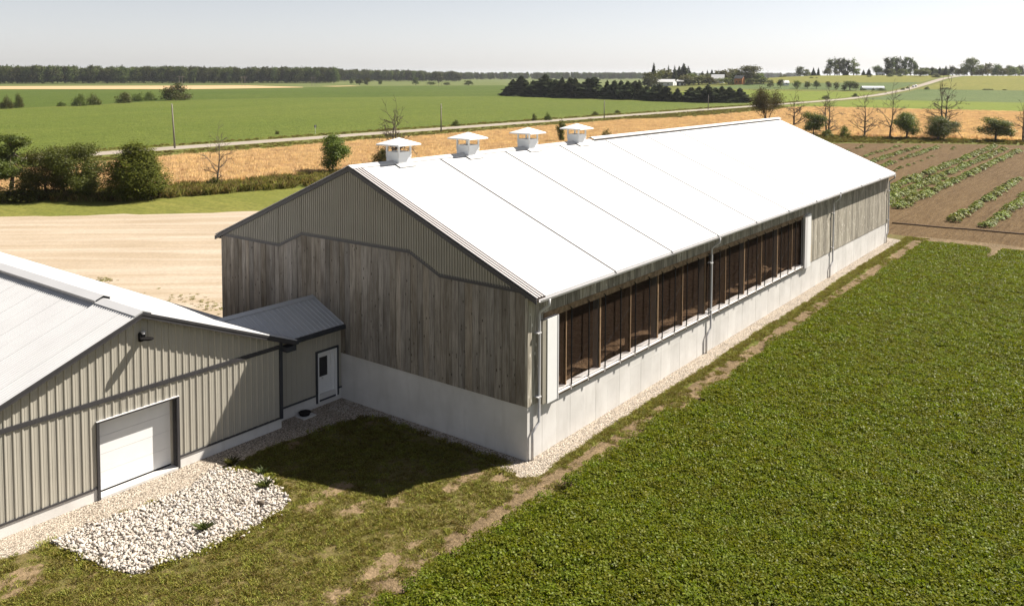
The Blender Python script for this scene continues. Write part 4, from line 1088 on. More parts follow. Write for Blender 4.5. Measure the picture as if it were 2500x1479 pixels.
# vase-shaped olive tree on several stems
rs_ = np.random.RandomState(12); mb = MB(); tips = []
for k in range(4): limbs(mb, rs_, (rs_.randn() * .15, rs_.randn() * .15, -.1), (rs_.randn() * .35, rs_.randn() * .35, 1), 3.4, .17, 4, tips, .42, 0, 3, (2, 3), 6, .02)
tips = np.array([t for t in tips if t[2] > 2.0]); sc_ = 9 / tips[:, 2].max()
mb.v = [tuple(np.array(q) * sc_) for q in mb.v]; tips *= sc_
cl = np.repeat(tips, max(1, 13000 // len(tips)), 0); cl = cl + rs_.randn(*cl.shape) * .75
lv, lf = leaf_cards(cl, rs_.randn(*cl.shape) + np.array([0, 0, .6]), .13 + .1 * rs_.rand(len(cl)), rs_, 1.5, .08)
kind('vase', np_mesh('crown', lv, lf, M['leafolive'], np.repeat(rs_.rand(len(cl)), 4)), mb.mesh('trunk', M['deadbark'], (0, 0, 0), True), float(lv[:, 2].max()), float(np.ptp(lv[:, 0])))
# bare trees
def bare(seed, H, lean=.0, forks=1, spread=.5):
    rs_ = np.random.RandomState(seed); mb = MB()
    for k in range(forks):
        p = np.array([k * .45 - .2 * (forks - 1), 0, -.2]); path = [p]; n = 7; d = np.array([lean + (k - .5 * (forks - 1)) * .25, rs_.randn() * .05, 1.])
        L_ = 9.0 * rs_.uniform(.85, 1.)
        for i in range(n):
            d = d * np.array([.8, .8, 1]) + rs_.randn(3) * .04; d[2] = 1; p = p + d / np.linalg.norm(d) * L_ / n; path.append(p.copy())
        rad = [.27 * (1 - .80 * i / n) for i in range(n + 1)]
        mb.tube(path, rad, 7, False)
        for q in range(3): limbs(mb, rs_, path[-1 - (q > 0)], np.array([rs_.randn() * .25, rs_.randn() * .25, 1.]), 2.6 - .4 * q, .05, 2, None, .4, 0., 3, (2, 3), 5, .026, .6)
        for i in range(1, n + 1):
            for q in range(rs_.randint(1, 4) + (i > 1)):
                a = rs_.rand() * 6.283; out = np.array([math.cos(a), math.sin(a), rs_.uniform(.15, .95)])
                limbs(mb, rs_, path[i], out, (3.1 - .22 * i) * rs_.uniform(.55, 1.1), rad[i] * .5, 3 if i < 6 else 2, None, spread, .08 if rs_.rand() < .5 else 0., 3, (2, 3), 5, .026, .62)
    s_ = H / max(q[2] for q in mb.v); mb.v = [tuple(np.array(q) * s_) for q in mb.v]
    return mb.mesh('trunk', M['deadbark'], (0, 0, 0), True)
for i, (fk, sp_) in enumerate(((1, .45), (2, .5), (1, .6), (2, .45), (1, .4))): kind('bare%d' % i, None, bare(400 + i, 12, 0, fk, sp_), 12, 8)
# spruces
for i in range(5): kind('spruce%d' % i, conifer(500 + i, 12, 3.3, M['spruce'], 40, 20, wid=.6, shape=(.85, .55, .7, .5, .65)[i], rag=(.16, .28, .22, .3, .25)[i]), trunk_mesh(510 + i, 10, .2), 12, 6.6)
for i in range(3): kind('fir%d' % i, conifer(520 + i, 12, 2.5, M['spruce'], 34, 14, .3, wid=.6), trunk_mesh(530 + i, 10, .2), 12, 5)
# low-detail trees for the distance
for i in range(4):
    L1 = lobes_round(150 + i, 10, 9, .8, 10)
    kind('far_round%d' % i, crown(270 + i, L1, 900, .62, M['farleaf'], .6, spread=1.1, clump=5), trunk_mesh(370 + i, 4, .3), 10, 9)
    L2 = lobes_tall(160 + i, 12, 5.5, 2.2, 12)
    kind('far_tall%d' % i, crown(280 + i, L2, 850, .52, M['farleaf'], .4, spread=1.0, clump=5), trunk_mesh(380 + i, 11, .22, L2[:6]), 12, 5.5)

TN = [0]
def tree(kd, px, base, top, label, nm='tree', width=None, mat=None, u=None, group=None, cat='tree', rz=None, dh=0.):
    """kd at the ground point seen at (px, base); top: height in the photograph; width in photograph pixels"""
    x, y, z, t = at_u(px, u) if u else at(px, base)
    cr, tr, H0, W0 = KIND[kd]
    zt = CAM[2] + (181.2 - top) / FPX * t
    H = max(.6, zt - z); s = H / H0; sx = s if width is None else width / FPX * t / W0
    TN[0] += 1
    e = thing(nm, label, cat, (x, y, z + dh), group)
    e.rotation_euler = (0, 0, TN[0] * 2.399 if rz is None else rz); e.scale = (sx, sx, s)
    if tr: link('trunk', tr, e)
    if cr:
        o = link('crown', cr, e)
        if mat: o.material_slots[0].link = 'OBJECT'; o.material_slots[0].material = M[mat]
    return e

# hedge-line trees at the left, beyond the lawn
tree('pine', 28, 480, 331, 'tall loose pine at the left end of the lawn hedge', 'pine_tree', 150)
tree('bush_tree0', 112, 486, 362, 'dense dark bushy tree between the pine and the broad deciduous tree', 'bushy_tree', 120)
tree('bush_tree1', 190, 484, 352, 'broad dark deciduous tree with drooping right side beside the cedar', 'deciduous_tree', 150)
tree('shrub0', 60, 489, 440, 'low dark shrub at the foot of the loose pine', 'shrub', 130)
tree('cedar', 333, 486, 350, 'dense pointed green cedar at the right end of the hedge', 'cedar_tree', 152)
tree('bare0', 530, 455, 302, 'bare dead tree with drooping twigs in front of the wheat', 'bare_tree', 82)
tree('shrub1', 520, 458, 433, 'small dark bush at the foot of the lone dead tree', 'bush', 42)
tree('young0', 816, 428, 328, 'young leafy tree rising behind the barn gable', 'leafy_tree', 88)
tree('bare1', 962, 412, 245, 'bare forked tree behind the first roof vent', 'bare_tree', 120)
tree('shrub2', 932, 410, 362, 'thin brownish shrub behind the first roof vent', 'shrub', 52, 'leafolive')
tree('tall0', 1370, 352, 292, 'slender leafy sapling between the two far roof vents', 'sapling', 24)
tree('shrub0', 1480, 342, 313, 'small green bush just right of the last roof vent', 'bush', 28, 'leafmid')
# trees along the far end of the garden
tree('vase', 1872, 306, 211, 'olive-green vase-shaped tree behind the far roof ridge', 'leafy_tree', 95)
tree('bare2', 1938, 312, 213, 'bare tree with spreading limbs just past the roof peak', 'bare_tree', 85)
tree('young1', 1986, 333, 271, 'small bright leafy tree next to the far roof edge', 'leafy_tree', 55)
tree('bare3', 2020, 330, 216, 'bare tree with a dark bush at its foot', 'bare_tree', 75)
tree('shrub1', 2020, 334, 313, 'dark bush at the foot of a bare tree near the roof edge', 'bush', 28)
tree('shrub2', 2063, 334, 305, 'small rounded green bush standing alone before the wheat', 'bush', 27, 'leafmid')
tree('bare4', 2110, 335, 215, 'bare tree with twigs drooping low before the wheat', 'bare_tree', 78)
tree('shrub0', 2105, 337, 328, 'tiny dark bush at the foot of the drooping bare tree', 'bush', 16)
tree('bare0', 2172, 338, 195, 'tall bare tree beside the bushy green tree', 'bare_tree', 72, rz=1.0)
tree('young0', 2212, 340, 271, 'bushy green tree leaning out beside the tall bare trunk', 'leafy_tree', 80, 'leafyellow')
tree('bush_tree0', 2290, 343, 281, 'big dark bush under the twin bare trunks', 'bush', 92)
tree('bare1', 2300, 338, 180, 'tallest bare tree with twin trunks over a dark bush', 'bare_tree', 95, rz=0.4)
tree('young1', 2431, 346, 283, 'rounded leafy tree near the garden end at the right', 'leafy_tree', 80)
tree('bare2', 2497, 345, 222, 'bare tree half cut off by the right picture edge', 'bare_tree', 85, rz=2.)
# bushes beyond the road
for q in (('shrub0', 677, 328, 319, 'small dark bush left of the sign post by the road', 11), ('shrub1', 1113, 308, 293, 'round dark bush on the soybean edge right of a utility pole', 24),
          ('shrub2', 1305, 295, 277, 'slim bush left of its darker twin across the road', 13), ('shrub0', 1338, 294, 273, 'dark pointed bush right of a slim one across the road', 19),
          ('shrub1', 1453, 282, 271, 'ragged low bush left of the utility pole by the road', 20), ('shrub2', 1508, 276, 268, 'ragged low bush right of the utility pole by the road', 16)):
    tree(q[0], q[1], q[2], q[3], q[4], 'bush', q[5], cat='bush')
for q in (('shrub0', 17, 266, 236, 'wide dark shrub at the left picture edge beyond the soybeans', 30), ('shrub1', 46, 264, 231, 'taller dark shrub second from the left beyond the soybeans', 24),
          ('shrub2', 150, 260, 251, 'low ragged scrub left of the wide double shrub', 22), ('shrub1', 196, 259, 232, 'left half of the wide double shrub on the field edge', 40), ('shrub0', 228, 257, 231, 'right half of the wide double shrub on the field edge', 36),
          ('shrub2', 302, 252, 227, 'spreading shrub first of the three left of the big round tree', 40), ('shrub0', 336, 248, 227, 'middle shrub of the three left of the big round tree', 30), ('shrub1', 365, 246, 226, 'last shrub of the three left of the big round tree', 36)):
    tree(q[0], q[1], q[2], q[3], q[4], 'shrub', q[5], cat='shrub')
tree('shrub1', 430, 245, 203, 'big round dark tree alone on the far soybean edge', 'round_tree', 72)
# row of spruces on the far side of the soybean field
CON = [(1252, 234, 193, 30), (1272, 235, 185, 30), (1302, 236, 196, 26), (1332, 237, 182, 38), (1356, 238, 194, 26), (1372, 239, 188, 28), (1392, 240, 189, 28), (1404, 240, 190, 28),
       (1436, 241, 190, 30), (1450, 241, 188, 32), (1482, 242, 195, 22), (1500, 243, 196, 26), (1516, 243, 195, 26), (1532, 244, 197, 26), (1550, 244, 197, 24), (1560, 244, 195, 26), (1580, 245, 209, 26), (1598, 246, 207, 28), (1610, 247, 203, 28), (1625, 248, 209, 26),
       (1654, 249, 214, 24), (1688, 249, 212, 30), (1706, 250, 210, 30), (1728, 251, 206, 32), (1745, 251, 213, 26), (1762, 251, 209, 30), (1781, 251, 211, 28), (1806, 251, 213, 26)]
ORD = 'first second third fourth fifth sixth seventh eighth ninth tenth eleventh twelfth thirteenth fourteenth fifteenth sixteenth seventeenth eighteenth nineteenth twentieth'.split()
def nth(i): return ORD[i] if i < 20 else ('twenty-' + ORD[i - 20]) if i < 29 else '%dth' % (i + 1)
for i, (px, b, t, wd) in enumerate(CON):
    tree('spruce%d' % ((i * 7) % 5), px, b, t, 'dark spruce, %s from the left in the row beyond the soybeans' % nth(i), 'spruce_tree', wd * 1.9, group='dark spruces in a row beyond the soybeans')
# trees round the farmstead
FARM = [('spruce0', 1596, 153, 18, 760, 'spruce', None, 'tall lone spruce spire at the left end of the farmstead'),
        ('far_round0', 1588, 175, 32, 740, 'tree', 'leafdark', 'dark rounded tree left of the white farm barn'),
        ('far_round1', 1608, 171, 26, 770, 'tree', 'leafolive', 'olive tree just behind the white farm barn roof'),
        ('far_round2', 1628, 168, 32, 775, 'tree', 'leafmid', 'broad green tree above the middle of the white farm barn'),
        ('fir0', 1632, 158, 9, 780, 'spruce', None, 'thin spruce spire above the white farm barn'),
        ('fir1', 1647, 159, 14, 760, 'spruce', None, 'spruce at the right end of the white farm barn'),
        ('spruce1', 1658, 161, 16, 770, 'spruce', None, 'shorter spruce in the tight farmstead clump'), ('spruce2', 1669, 154, 20, 765, 'spruce', None, 'tallest spruce in the tight farmstead clump'),
        ('fir2', 1680, 160, 18, 770, 'spruce', None, 'right-hand spruce of the tight farmstead clump'),
        ('far_round3', 1673, 180, 28, 720, 'tree', 'leafyellow', 'yellow-green tree in front of the farmstead spruces'),
        ('far_round0', 1706, 184, 38, 720, 'tree', 'leafmid', 'low broad tree in the middle of the farmstead'), ('fir1', 1697, 175, 9, 790, 'spruce', None, 'small spruce tip right of the farmstead clump'), ('fir0', 1715, 173, 13, 790, 'spruce', None, 'small spruce tip in the middle of the farmstead skyline'),
        ('fir2', 1727, 169, 9, 790, 'spruce', None, 'thin spruce spire left of the dark farmstead pair'), ('spruce0', 1738, 169, 14, 780, 'spruce', None, 'dark spruce, left of a pair over the grey farmhouse'), ('spruce1', 1750, 172, 18, 780, 'spruce', None, 'dark spruce, right of a pair over the grey farmhouse'),
        ('far_round1', 1733, 187, 26, 715, 'tree', 'leafolive', 'olive tree in front of the grey farmhouse'), ('far_round2', 1766, 170, 34, 740, 'tree', 'leafolive', 'tall olive tree left of the biggest farmstead tree'), ('far_round1', 1788, 166, 24, 750, 'tree', 'leafolive', 'light olive crown against the biggest farmstead tree'),
        ('far_round3', 1779, 188, 36, 700, 'tree', 'leafmid', 'low green tree left of the orange house'), ('round0', 1824, 158, 52, 700, 'tree', 'leafdark', 'biggest dark tree above the orange house'), ('far_round0', 1856, 177, 22, 690, 'tree', 'leafmid', 'smaller tree at the right end of the farmstead'),
        ('far_round2', 1838, 190, 24, 680, 'tree', 'leafdark', 'dark low tree right of the orange house')]
for kd, px, t, wd, u, nm, mt, lb in FARM: tree(kd, px, 0, t, lb, nm + ('_tree' if nm == 'spruce' else ''), wd * 1.45, mt, u)
UND = [(1582, 186, 730), (1598, 181, 755), (1618, 178, 790), (1640, 176, 790), (1664, 178, 785), (1684, 178, 740), (1694, 186, 735), (1714, 183, 735), (1722, 178, 770), (1744, 182, 760), (1758, 180, 760), (1772, 182, 745), (1796, 176, 735), (1812, 182, 715), (1834, 178, 705), (1848, 186, 690), (1864, 188, 680)]
for i, (px, t, u) in enumerate(UND): tree('far_round%d' % (i % 4), px, 0, t, 'dark filler tree, %s from the left in the lower tier of the farmstead' % nth(i), 'tree', 30, 'leafdark' if i % 3 else 'farleaf', u, 'lower trees of the farmstead grove')
# hedgerow trees below the hill
HEDGE = [('far_round1', 1881, 193, 21, 'leafdark', 214), ('far_round2', 1905, 192, 20, 'leafdark', 214), ('far_round3', 1947, 194, 24, 'leafmid', 217), ('far_round0', 1971, 196, 18, 'leafmid', 217), ('round1', 1993, 194, 19, 'leafdark', 217), ('far_round2', 2023, 197, 17, 'leafmid', 218), ('far_round3', 2041, 197, 18, 'leafmid', 220),
         ('round2', 2075, 195, 36, 'leafdark', 221), ('far_round1', 2061, 205, 18, 'leafdark', 221), ('far_round2', 2090, 202, 16, 'leafmid', 221)]
HL = ['dark round tree first in the hedgerow right of the farmstead', 'dark round tree second in the hedgerow beside the white gable', 'broad tree third in the hedgerow below the hill', 'paler tree fourth in the hedgerow below the hill', 'dark upright oval tree in the middle of the hedgerow', 'left one of a small pair in the hedgerow', 'right one of a small pair in the hedgerow',
      'largest dark tree in the hedgerow by the white tunnel', 'low dark tree left of the largest hedgerow tree', 'low green tree between the largest hedgerow tree and the white tunnel']
for (kd, px, t, wd, mt, b), lb in zip(HEDGE, HL): tree(kd, px, b, t, lb, 'hedgerow_tree', wd, mt)
for q in (('shrub0', 2016, 242, 229, 21, 'dark rounded bush left of the road in the bright field'), ('shrub1', 2088, 237, 225, 18, 'dark rounded bush on the road bank in the bright field'), ('shrub2', 2204, 220, 212, 11, 'small dark bush left of the white bales by the road'), ('shrub0', 2216, 217, 208, 8, 'smallest bush beside the white bales'), ('shrub1', 2263, 219, 209, 14, 'round bush right of the road halfway up the hill'),
          ('shrub2', 2310, 218.5, 211, 30, 'long low bush on the hedge behind the bare twin tree'), ('shrub0', 2412, 219.8, 213.5, 26, 'dark low bush alone on the right field hedge'), ('shrub1', 2453, 220.5, 217, 12, 'little dark bush at the far right of the field hedge'),
          ('shrub1', 1981, 191, 186, 10, 'small round bush on the hill field'), ('shrub2', 1994, 191, 187, 6, 'tiny bush on the hill field'), ('shrub0', 2122, 188, 181, 12, 'low bush below the hilltop house'), ('shrub1', 2173, 186, 177, 16, 'dark bush below the middle of the poplar grove'), ('shrub2', 2197, 186, 176, 13, 'dark upright bush below the right poplars')):
    tree(q[0], q[1], q[2], q[3], q[5], 'bush', q[4], u=None if q[2] > 187.5 else 720, cat='bush')
# skyline trees on the hill
HILL = [('bare4', 1875, 168, 12, 1100, None, 'tiny bare tree alone on the left skyline'), ('shrub0', 1912, 178, 18, 860, None, 'low dark bush on the left hill skyline'),
        ('far_round0', 1953, 160, 22, 860, None, 'leafy tree at the left end of the hilltop trees'), ('far_round1', 1969, 167, 22, 860, 'leafmid', 'low crown beside the leftmost hilltop tree'), ('spruce0', 1986, 163, 13, 850, None, 'dark spruce, left one of the hilltop pair'), ('fir0', 1998, 163, 9, 850, None, 'slim spruce, right one of the hilltop pair'),
        ('far_tall0', 2026, 140, 22, 860, None, 'first tall airy poplar of the left grove'), ('far_tall1', 2038, 139, 20, 860, None, 'second tall airy poplar of the left grove'), ('far_tall2', 2049, 140, 18, 865, None, 'third tall airy poplar of the left grove'), ('far_tall3', 2059, 139, 20, 870, None, 'fourth tall airy poplar of the left grove'), ('far_tall0', 2069, 142, 18, 865, None, 'fifth tall airy poplar of the left grove'), ('far_tall1', 2084, 140, 26, 860, 'leafmid', 'broad last poplar of the left grove'),
        ('far_round2', 2020, 166, 26, 850, 'leafdark', 'dark understorey tree at the left foot of the left grove'), ('far_round3', 2045, 171, 16, 850, 'leafdark', 'dark understorey tree in the middle of the left grove'), ('spruce1', 2064, 168, 16, 850, None, 'dark spruce under the left grove'), ('far_round1', 2092, 165, 20, 850, 'leafmid', 'low tree at the right foot of the left grove'), ('fir1', 2108, 168, 11, 850, None, 'small spruce between the two poplar groves'), ('spruce2', 2121, 166, 12, 850, None, 'dark spruce left of the hilltop round tree'), ('round1', 2143, 157, 30, 850, None, 'dark round tree beside the hilltop house'),
        ('far_tall2', 2166, 137, 22, 850, None, 'first tall airy poplar of the right grove'), ('far_tall3', 2177, 136, 18, 850, None, 'second tall airy poplar of the right grove'), ('far_tall0', 2188, 136, 18, 855, None, 'third tall airy poplar of the right grove'), ('far_tall1', 2199, 137, 18, 855, None, 'fourth tall airy poplar of the right grove'), ('far_tall2', 2210, 136, 18, 855, None, 'fifth tall airy poplar of the right grove'), ('far_tall3', 2224, 137, 22, 855, None, 'sixth tall airy poplar of the right grove'), ('far_tall0', 2233, 148, 16, 855, None, 'shorter poplar ending the right grove'),
        ('far_round0', 2172, 165, 30, 845, 'leafdark', 'dark understorey at the left foot of the right grove'), ('far_round2', 2205, 166, 26, 845, 'leafdark', 'dark understorey at the right foot of the right grove'),
        ('round2', 2247, 166, 44, 720, 'leafdark', 'wide dark thicket where the road nears the crest'), ('far_round1', 2262, 162, 16, 760, 'leafdark', 'dark crown rising behind the crest thicket'), ('fir2', 2275, 160, 14, 800, None, 'spruce right of the crest thicket'), ('fir0', 2294, 160, 11, 800, None, 'spruce, left one of two by the road crest'), ('spruce0', 2309, 158, 15, 800, None, 'spruce, right one of two by the road crest'), ('shrub2', 2285, 177, 22, 690, None, 'rough bush on the road bank near the crest'), ('far_round3', 2326, 157, 20, 820, None, 'greyish tree behind the road crest'), ('far_round0', 2342, 164, 24, 800, 'leafdark', 'dark tree at the road crest'),
        ('round0', 2372, 138, 46, 790, 'leafdark', 'largest tall tree right of the road crest'), ('far_round1', 2399, 156, 34, 800, 'leafolive', 'olive tree right of the largest crest tree'), ('far_round2', 2412, 151, 24, 860, 'leafmid', 'taller green crown behind the olive crest tree'), ('far_round3', 2436, 152, 28, 860, None, 'greyish rounded tree in the right skyline row'), ('far_round0', 2449, 163, 26, 830, 'leafmid', 'low green tree in the right skyline row'), ('far_round1', 2462, 156, 20, 870, None, 'second greyish tree in the right skyline row'), ('far_round2', 2479, 160, 28, 860, 'leafmid', 'green tree near the right end of the skyline row'), ('far_round3', 2489, 155, 22, 900, None, 'last greyish tree at the right end of the skyline')]
for kd, px, t, wd, u, mt, lb in HILL: tree(kd, px, 0, t, lb, 'spruce_tree' if kd[:3] in ('spr', 'fir') else 'hilltop_tree' if kd[:3] != 'shr' else 'bush', wd, mt, u)
# lone trees before the far wood
for q in (('far_round0', 815, 172, 18, 1180, 'pale tree at the edge of the far wood'), ('far_round1', 858, 193, 9, 1050, 'small tree left of the long dark thicket'), ('far_round2', 878, 194, 24, 1000, 'left part of the long dark thicket before the far wood'), ('far_round3', 897, 191, 18, 1000, 'right part of the long dark thicket before the far wood'), ('far_round0', 928, 196, 11, 1020, 'small round tree right of the long dark thicket'),
          ('far_round1', 1015, 190, 16, 1000, 'oval tree alone in the middle of the far green field'), ('far_round2', 1052, 201, 26, 1000, 'low dark bush beside the far power poles'), ('far_round3', 1070, 175, 26, 1250, 'tall airy tree behind the far power poles'), ('far_round0', 1091, 202, 18, 1000, 'low dark bush right of the far power poles'), ('far_round1', 1144, 197, 26, 1000, 'squat dark tree alone left of the spruce row')):
    tree(q[0], q[1], 0, q[2], q[5], 'far_tree', q[3], None, q[4])
# the far wood, one mass
def joined(nm, kd):
    cr, tr, H, Wd = KIND[kd]; return cr
wood_c = tpl_collection('wood_trees', [KIND['far_round%d' % i][0] for i in range(4)])
wp_ = []; ws_ = []
def wood(pxa, pxb, ua, ub, hgt_px_a, hgt_px_b, n, rows, seed):
    r_ = np.random.RandomState(seed)
    for k in range(n):
        f = r_.rand(); px = pxa + (pxb - pxa) * f; u = ua + (ub - ua) * f + r_.rand() * rows
        if r_.rand() < .35: u = ua + (ub - ua) * f + r_.rand() * 15
        x, y, z, _ = at_u(px, u); topy = hgt_px_a + (hgt_px_b - hgt_px_a) * f
        H = (CAM[2] + (181.2 - topy) / FPX * (ua + (ub - ua) * f) - z) * r_.uniform(.80, 1.02)
        wp_.append((x, y, z - .3)); ws_.append((H / 10 * r_.uniform(.65, .95),) * 2 + (H / 10,))
wood(-200, 820, 980, 1180, 164, 167, 620, 130, 1)
wood(800, 1120, 1420, 1500, 169, 176, 220, 150, 2)
wood(1090, 1700, 1900, 2300, 177.5, 176, 380, 250, 3)
wood(1500, 2000, 2400, 3000, 177, 176, 220, 300, 4)
wood(2150, 2700, 1000, 950, 163, 160, 120, 100, 5)
rz_ = np.random.RandomState(4).rand(len(wp_)) * 6.28
o = scatter('far_wood', wood_c, np.array(wp_), np.c_[np.zeros(len(wp_)), np.zeros(len(wp_)), rz_], np.array(ws_), 4, 11)
tag(o, 'dark wood along the horizon beyond the fields')

# ================================================================== poles, signs, tunnels, farm buildings
for px, b, t, lb in ((427, 362, 258, 'leaning utility pole standing left, between cedar and dead tree'), (1077, 322, 256, 'utility pole beside the road behind the second roof vent'), (1475, 290, 246, 'utility pole beside the road between two ragged bushes'), (1729, 268, 232, 'utility pole in front of the dark spruce row'), (2220, 222, 203, 'thin utility pole by the white bales'), (2323, 200, 183, 'thin utility pole near the road crest')):
    x, y, z, u = at(px, b); H = CAM[2] + (181.2 - t) / FPX * u - z
    p = thing('utility_pole', lb, 'utility pole', (x, y, z), 'utility poles along the gravel road')
    lean = -.05 * H if px == 427 else 0
    part('shaft', MB().tube([(x, y, z - .3), (x + lean * RGT[0], y + lean * RGT[1], z + H)], [.17, .11], 8), M['pole'], p, True)
    part('insulator', MB().tube([(x + lean * RGT[0], y + lean * RGT[1], z + H), (x + lean * RGT[0], y + lean * RGT[1], z + H + .22)], .05, 6), M['gutter'], p)
    part('bracket', MB().box(x + lean * RGT[0] - .04, x + lean * RGT[0] + .3, y + lean * RGT[1] - .03, y + lean * RGT[1] + .03, z + H - .7, z + H - .62), M['gutter'], p)
for px, t, lb in ((441, 187, 'left two-legged power pylon before the far wood'), (594, 188, 'middle two-legged power pylon above the far wheat'), (765, 189, 'right two-legged power pylon before the far wood'), (1075, 186, 'small power pylon in the far field beyond the vents')):
    x, y, z, u = at_u(px, 900); H = CAM[2] + (181.2 - t) / FPX * u - z
    p = thing('power_pylon', lb, 'power pylon', (x, y, z), 'two-legged power pylons')
    for s in (-1, 1): part('leg', MB().tube([(x + s * 1.6 * RGT[0], y + s * 1.6 * RGT[1], z), (x + s * 1.6 * RGT[0], y + s * 1.6 * RGT[1], z + H)], .16, 6), M['pole'], p)
    part('crossarm', MB().tube([(x - 4 * RGT[0], y - 4 * RGT[1], z + H * .86), (x + 4 * RGT[0], y + 4 * RGT[1], z + H * .86)], .13, 6), M['pole'], p)
x, y, z, u = at(770, 327)
p = thing('road_sign', 'small dark sign on a thin post across the road', 'sign', (x, y, z))
part('post', MB().tube([(x, y, z), (x, y, z + 1.9)], .04, 6), M['gutter'], p); part('sign_board', MB().box(x - .03, x + .03, y - .28, y + .28, z + 1.35, z + 1.95), M['darkwall'], p)
x, y, z, u = at(62, 358)
p = thing('gate_post', 'short dark post by the field entrance at the left', 'post', (x, y, z))
part('shaft', MB().tube([(x, y, z), (x, y, z + 1.3)], .08, 8), M['pole'], p); part('cap', MB().tube([(x, y, z + 1.3), (x, y, z + 1.36)], .10, 8), M['darkwall'], p)

def building(nm, lb, px, u, wd, dp, h, rh, wall, roof, rot=0., openings=(), ridge_x=True):
    x, y, z, _ = at_u(px, u)
    b = thing(nm, lb, 'building' if 'house' not in nm else 'house', (x, y, z)); b.rotation_euler = (0, 0, rot)
    def pt(n_, mb_, mt): 
        o = link(n_, mb_.mesh(n_, mt), b); return o
    pt('wall', MB().prism([(-wd / 2, -dp / 2, -.5), (-wd / 2, dp / 2, -.5), (-wd / 2, dp / 2, h), (-wd / 2, 0, h + rh), (-wd / 2, -dp / 2, h)], (wd, 0, 0)), wall)
    for s in (-1, 1):
        pt('roof', MB().prism([(-wd / 2 - .4, 0, h + rh + .12), (-wd / 2 - .4, s * (dp / 2 + .4), h + .12 - rh * .8 / dp), (wd / 2 + .4, s * (dp / 2 + .4), h + .12 - rh * .8 / dp), (wd / 2 + .4, 0, h + rh + .12)], (0, 0, -.12)), roof)
    for (n_, side, c, z0, ww, hh, mt) in openings:
        if side == 'e': pt(n_, MB().box(wd / 2 - .05, wd / 2 + .06, c - ww / 2, c + ww / 2, z0, z0 + hh), mt)
        else: pt(n_, MB().box(c - ww / 2, c + ww / 2, -dp / 2 - .06, -dp / 2 + .05, z0, z0 + hh), mt)
    return b
G, T_ = M['glass'], M['trim']
ang = math.atan2(RGT[1], RGT[0])
building('farm_barn', 'long white metal barn with pale roof among the farmstead trees', 1622, 745, 19, 10, 3.6, 2.2, M['whitewall'], M['roofwhite'], ang - .5, (('door', 'e', 0, 0, 3, 2.8, M['shingle']), ('window', 's', -5, 1.4, 1.4, 1, G), ('window', 's', 0, 1.4, 1.4, 1, G), ('window', 's', 5, 1.4, 1.4, 1, G)))
building('farm_shed', 'dark shed with white roof right of the white farm barn', 1662, 730, 5.5, 5, 3.6, 1.4, M['darkwall'], M['roofwhite'], ang - .4, (('door', 's', 0, 0, 2, 2.2, M['whitewall']),))
building('farmhouse', 'grey farmhouse roof half hidden by olive trees', 1753, 725, 10, 8, 4.2, 3.2, M['whitewall'], M['shingle'], ang - .3, (('window', 's', -2, 1.5, 1, 1.3, G), ('window', 's', 2, 1.5, 1, 1.3, G), ('door', 'e', 0, 0, 1, 2.1, T_)))
building('brick_house', 'orange brick house under the biggest farmstead tree', 1806, 690, 6.5, 6, 4.8, 2.2, M['brick'], M['darkwall'], ang - .6, (('window', 's', -1.4, 1.2, .9, 1.4, G), ('window', 's', 1.4, 1.2, .9, 1.4, G), ('window', 'e', 0, 3.2, .9, 1.2, G)))
building('white_cottage', 'tiny white gabled cottage between hedgerow trees', 1919, 655, 3.6, 4.4, 2.2, 1.5, M['whitewall'], M['roofwhite'], ang, (('window', 's', 0, 1, .9, .9, G),))
building('hilltop_house', 'small pale low house among the hilltop trees', 2149, 845, 6.5, 6, 1.6, 1.4, M['whitewall'], M['roofwhite'], ang, (('window', 's', -1.5, .6, 1, .8, G), ('door', 's', 1, 0, .9, 1.4, T_)))
# white growing tunnel
x, y, z, u = at(2130, 219)
p = thing('growing_tunnel', 'long low white growing tunnel beyond the hedgerow', 'tunnel', (x, y, z))
ar = [(math.cos(math.pi * i / 10) * 2.2, math.sin(math.pi * i / 10) * 2.3) for i in range(11)]
dv = np.array([RGT[0], RGT[1], 0]); pv = np.array([-RGT[1], RGT[0], 0])
part('cover', MB().prism([tuple(np.array([x, y, z]) - dv * 7.5 + pv * a + np.array([0, 0, b])) for a, b in ar], dv * 15), M['whitewall'], p)
for s in (-7.52, 7.52):
    c0 = np.array([x, y, z]) + dv * s
    part('end_hoop', MB().tube([tuple(c0 + pv * a + np.array([0, 0, b])) for a, b in ar], .06, 5), M['gutter'], p)
tree('shrub0', 2108, 221, 213, 'low scrub before the left end of the white tunnel', 'bush', 16, cat='bush'); tree('shrub1', 2132, 221, 214, 'low scrub before the middle of the white tunnel', 'bush', 10, cat='bush'); tree('shrub2', 2152, 221.5, 212.5, 'low scrub before the right end of the white tunnel', 'bush', 24, cat='bush')
# two wrapped bales by the road
for px, b, lb in ((2230, 214, 'white wrapped bale by the road, nearer one of the pair'), (2236, 212.4, 'white wrapped bale by the road, farther one of the pair')):
    x, y, z, u = at(px, b); p = thing('wrapped_bale', lb, 'bale', (x, y, z), 'white bales beside the road')
    part('wrap', MB().tube([(x - .7, y, z + .75), (x - .62, y, z + .75), (x + .62, y, z + .75), (x + .7, y, z + .75)], [.6, .78, .78, .6], 14), M['white'], p, True)
    part('wrap_end', MB().tube([(x + .70, y, z + .75), (x + .73, y, z + .75)], .5, 12), M['ventside'], p)

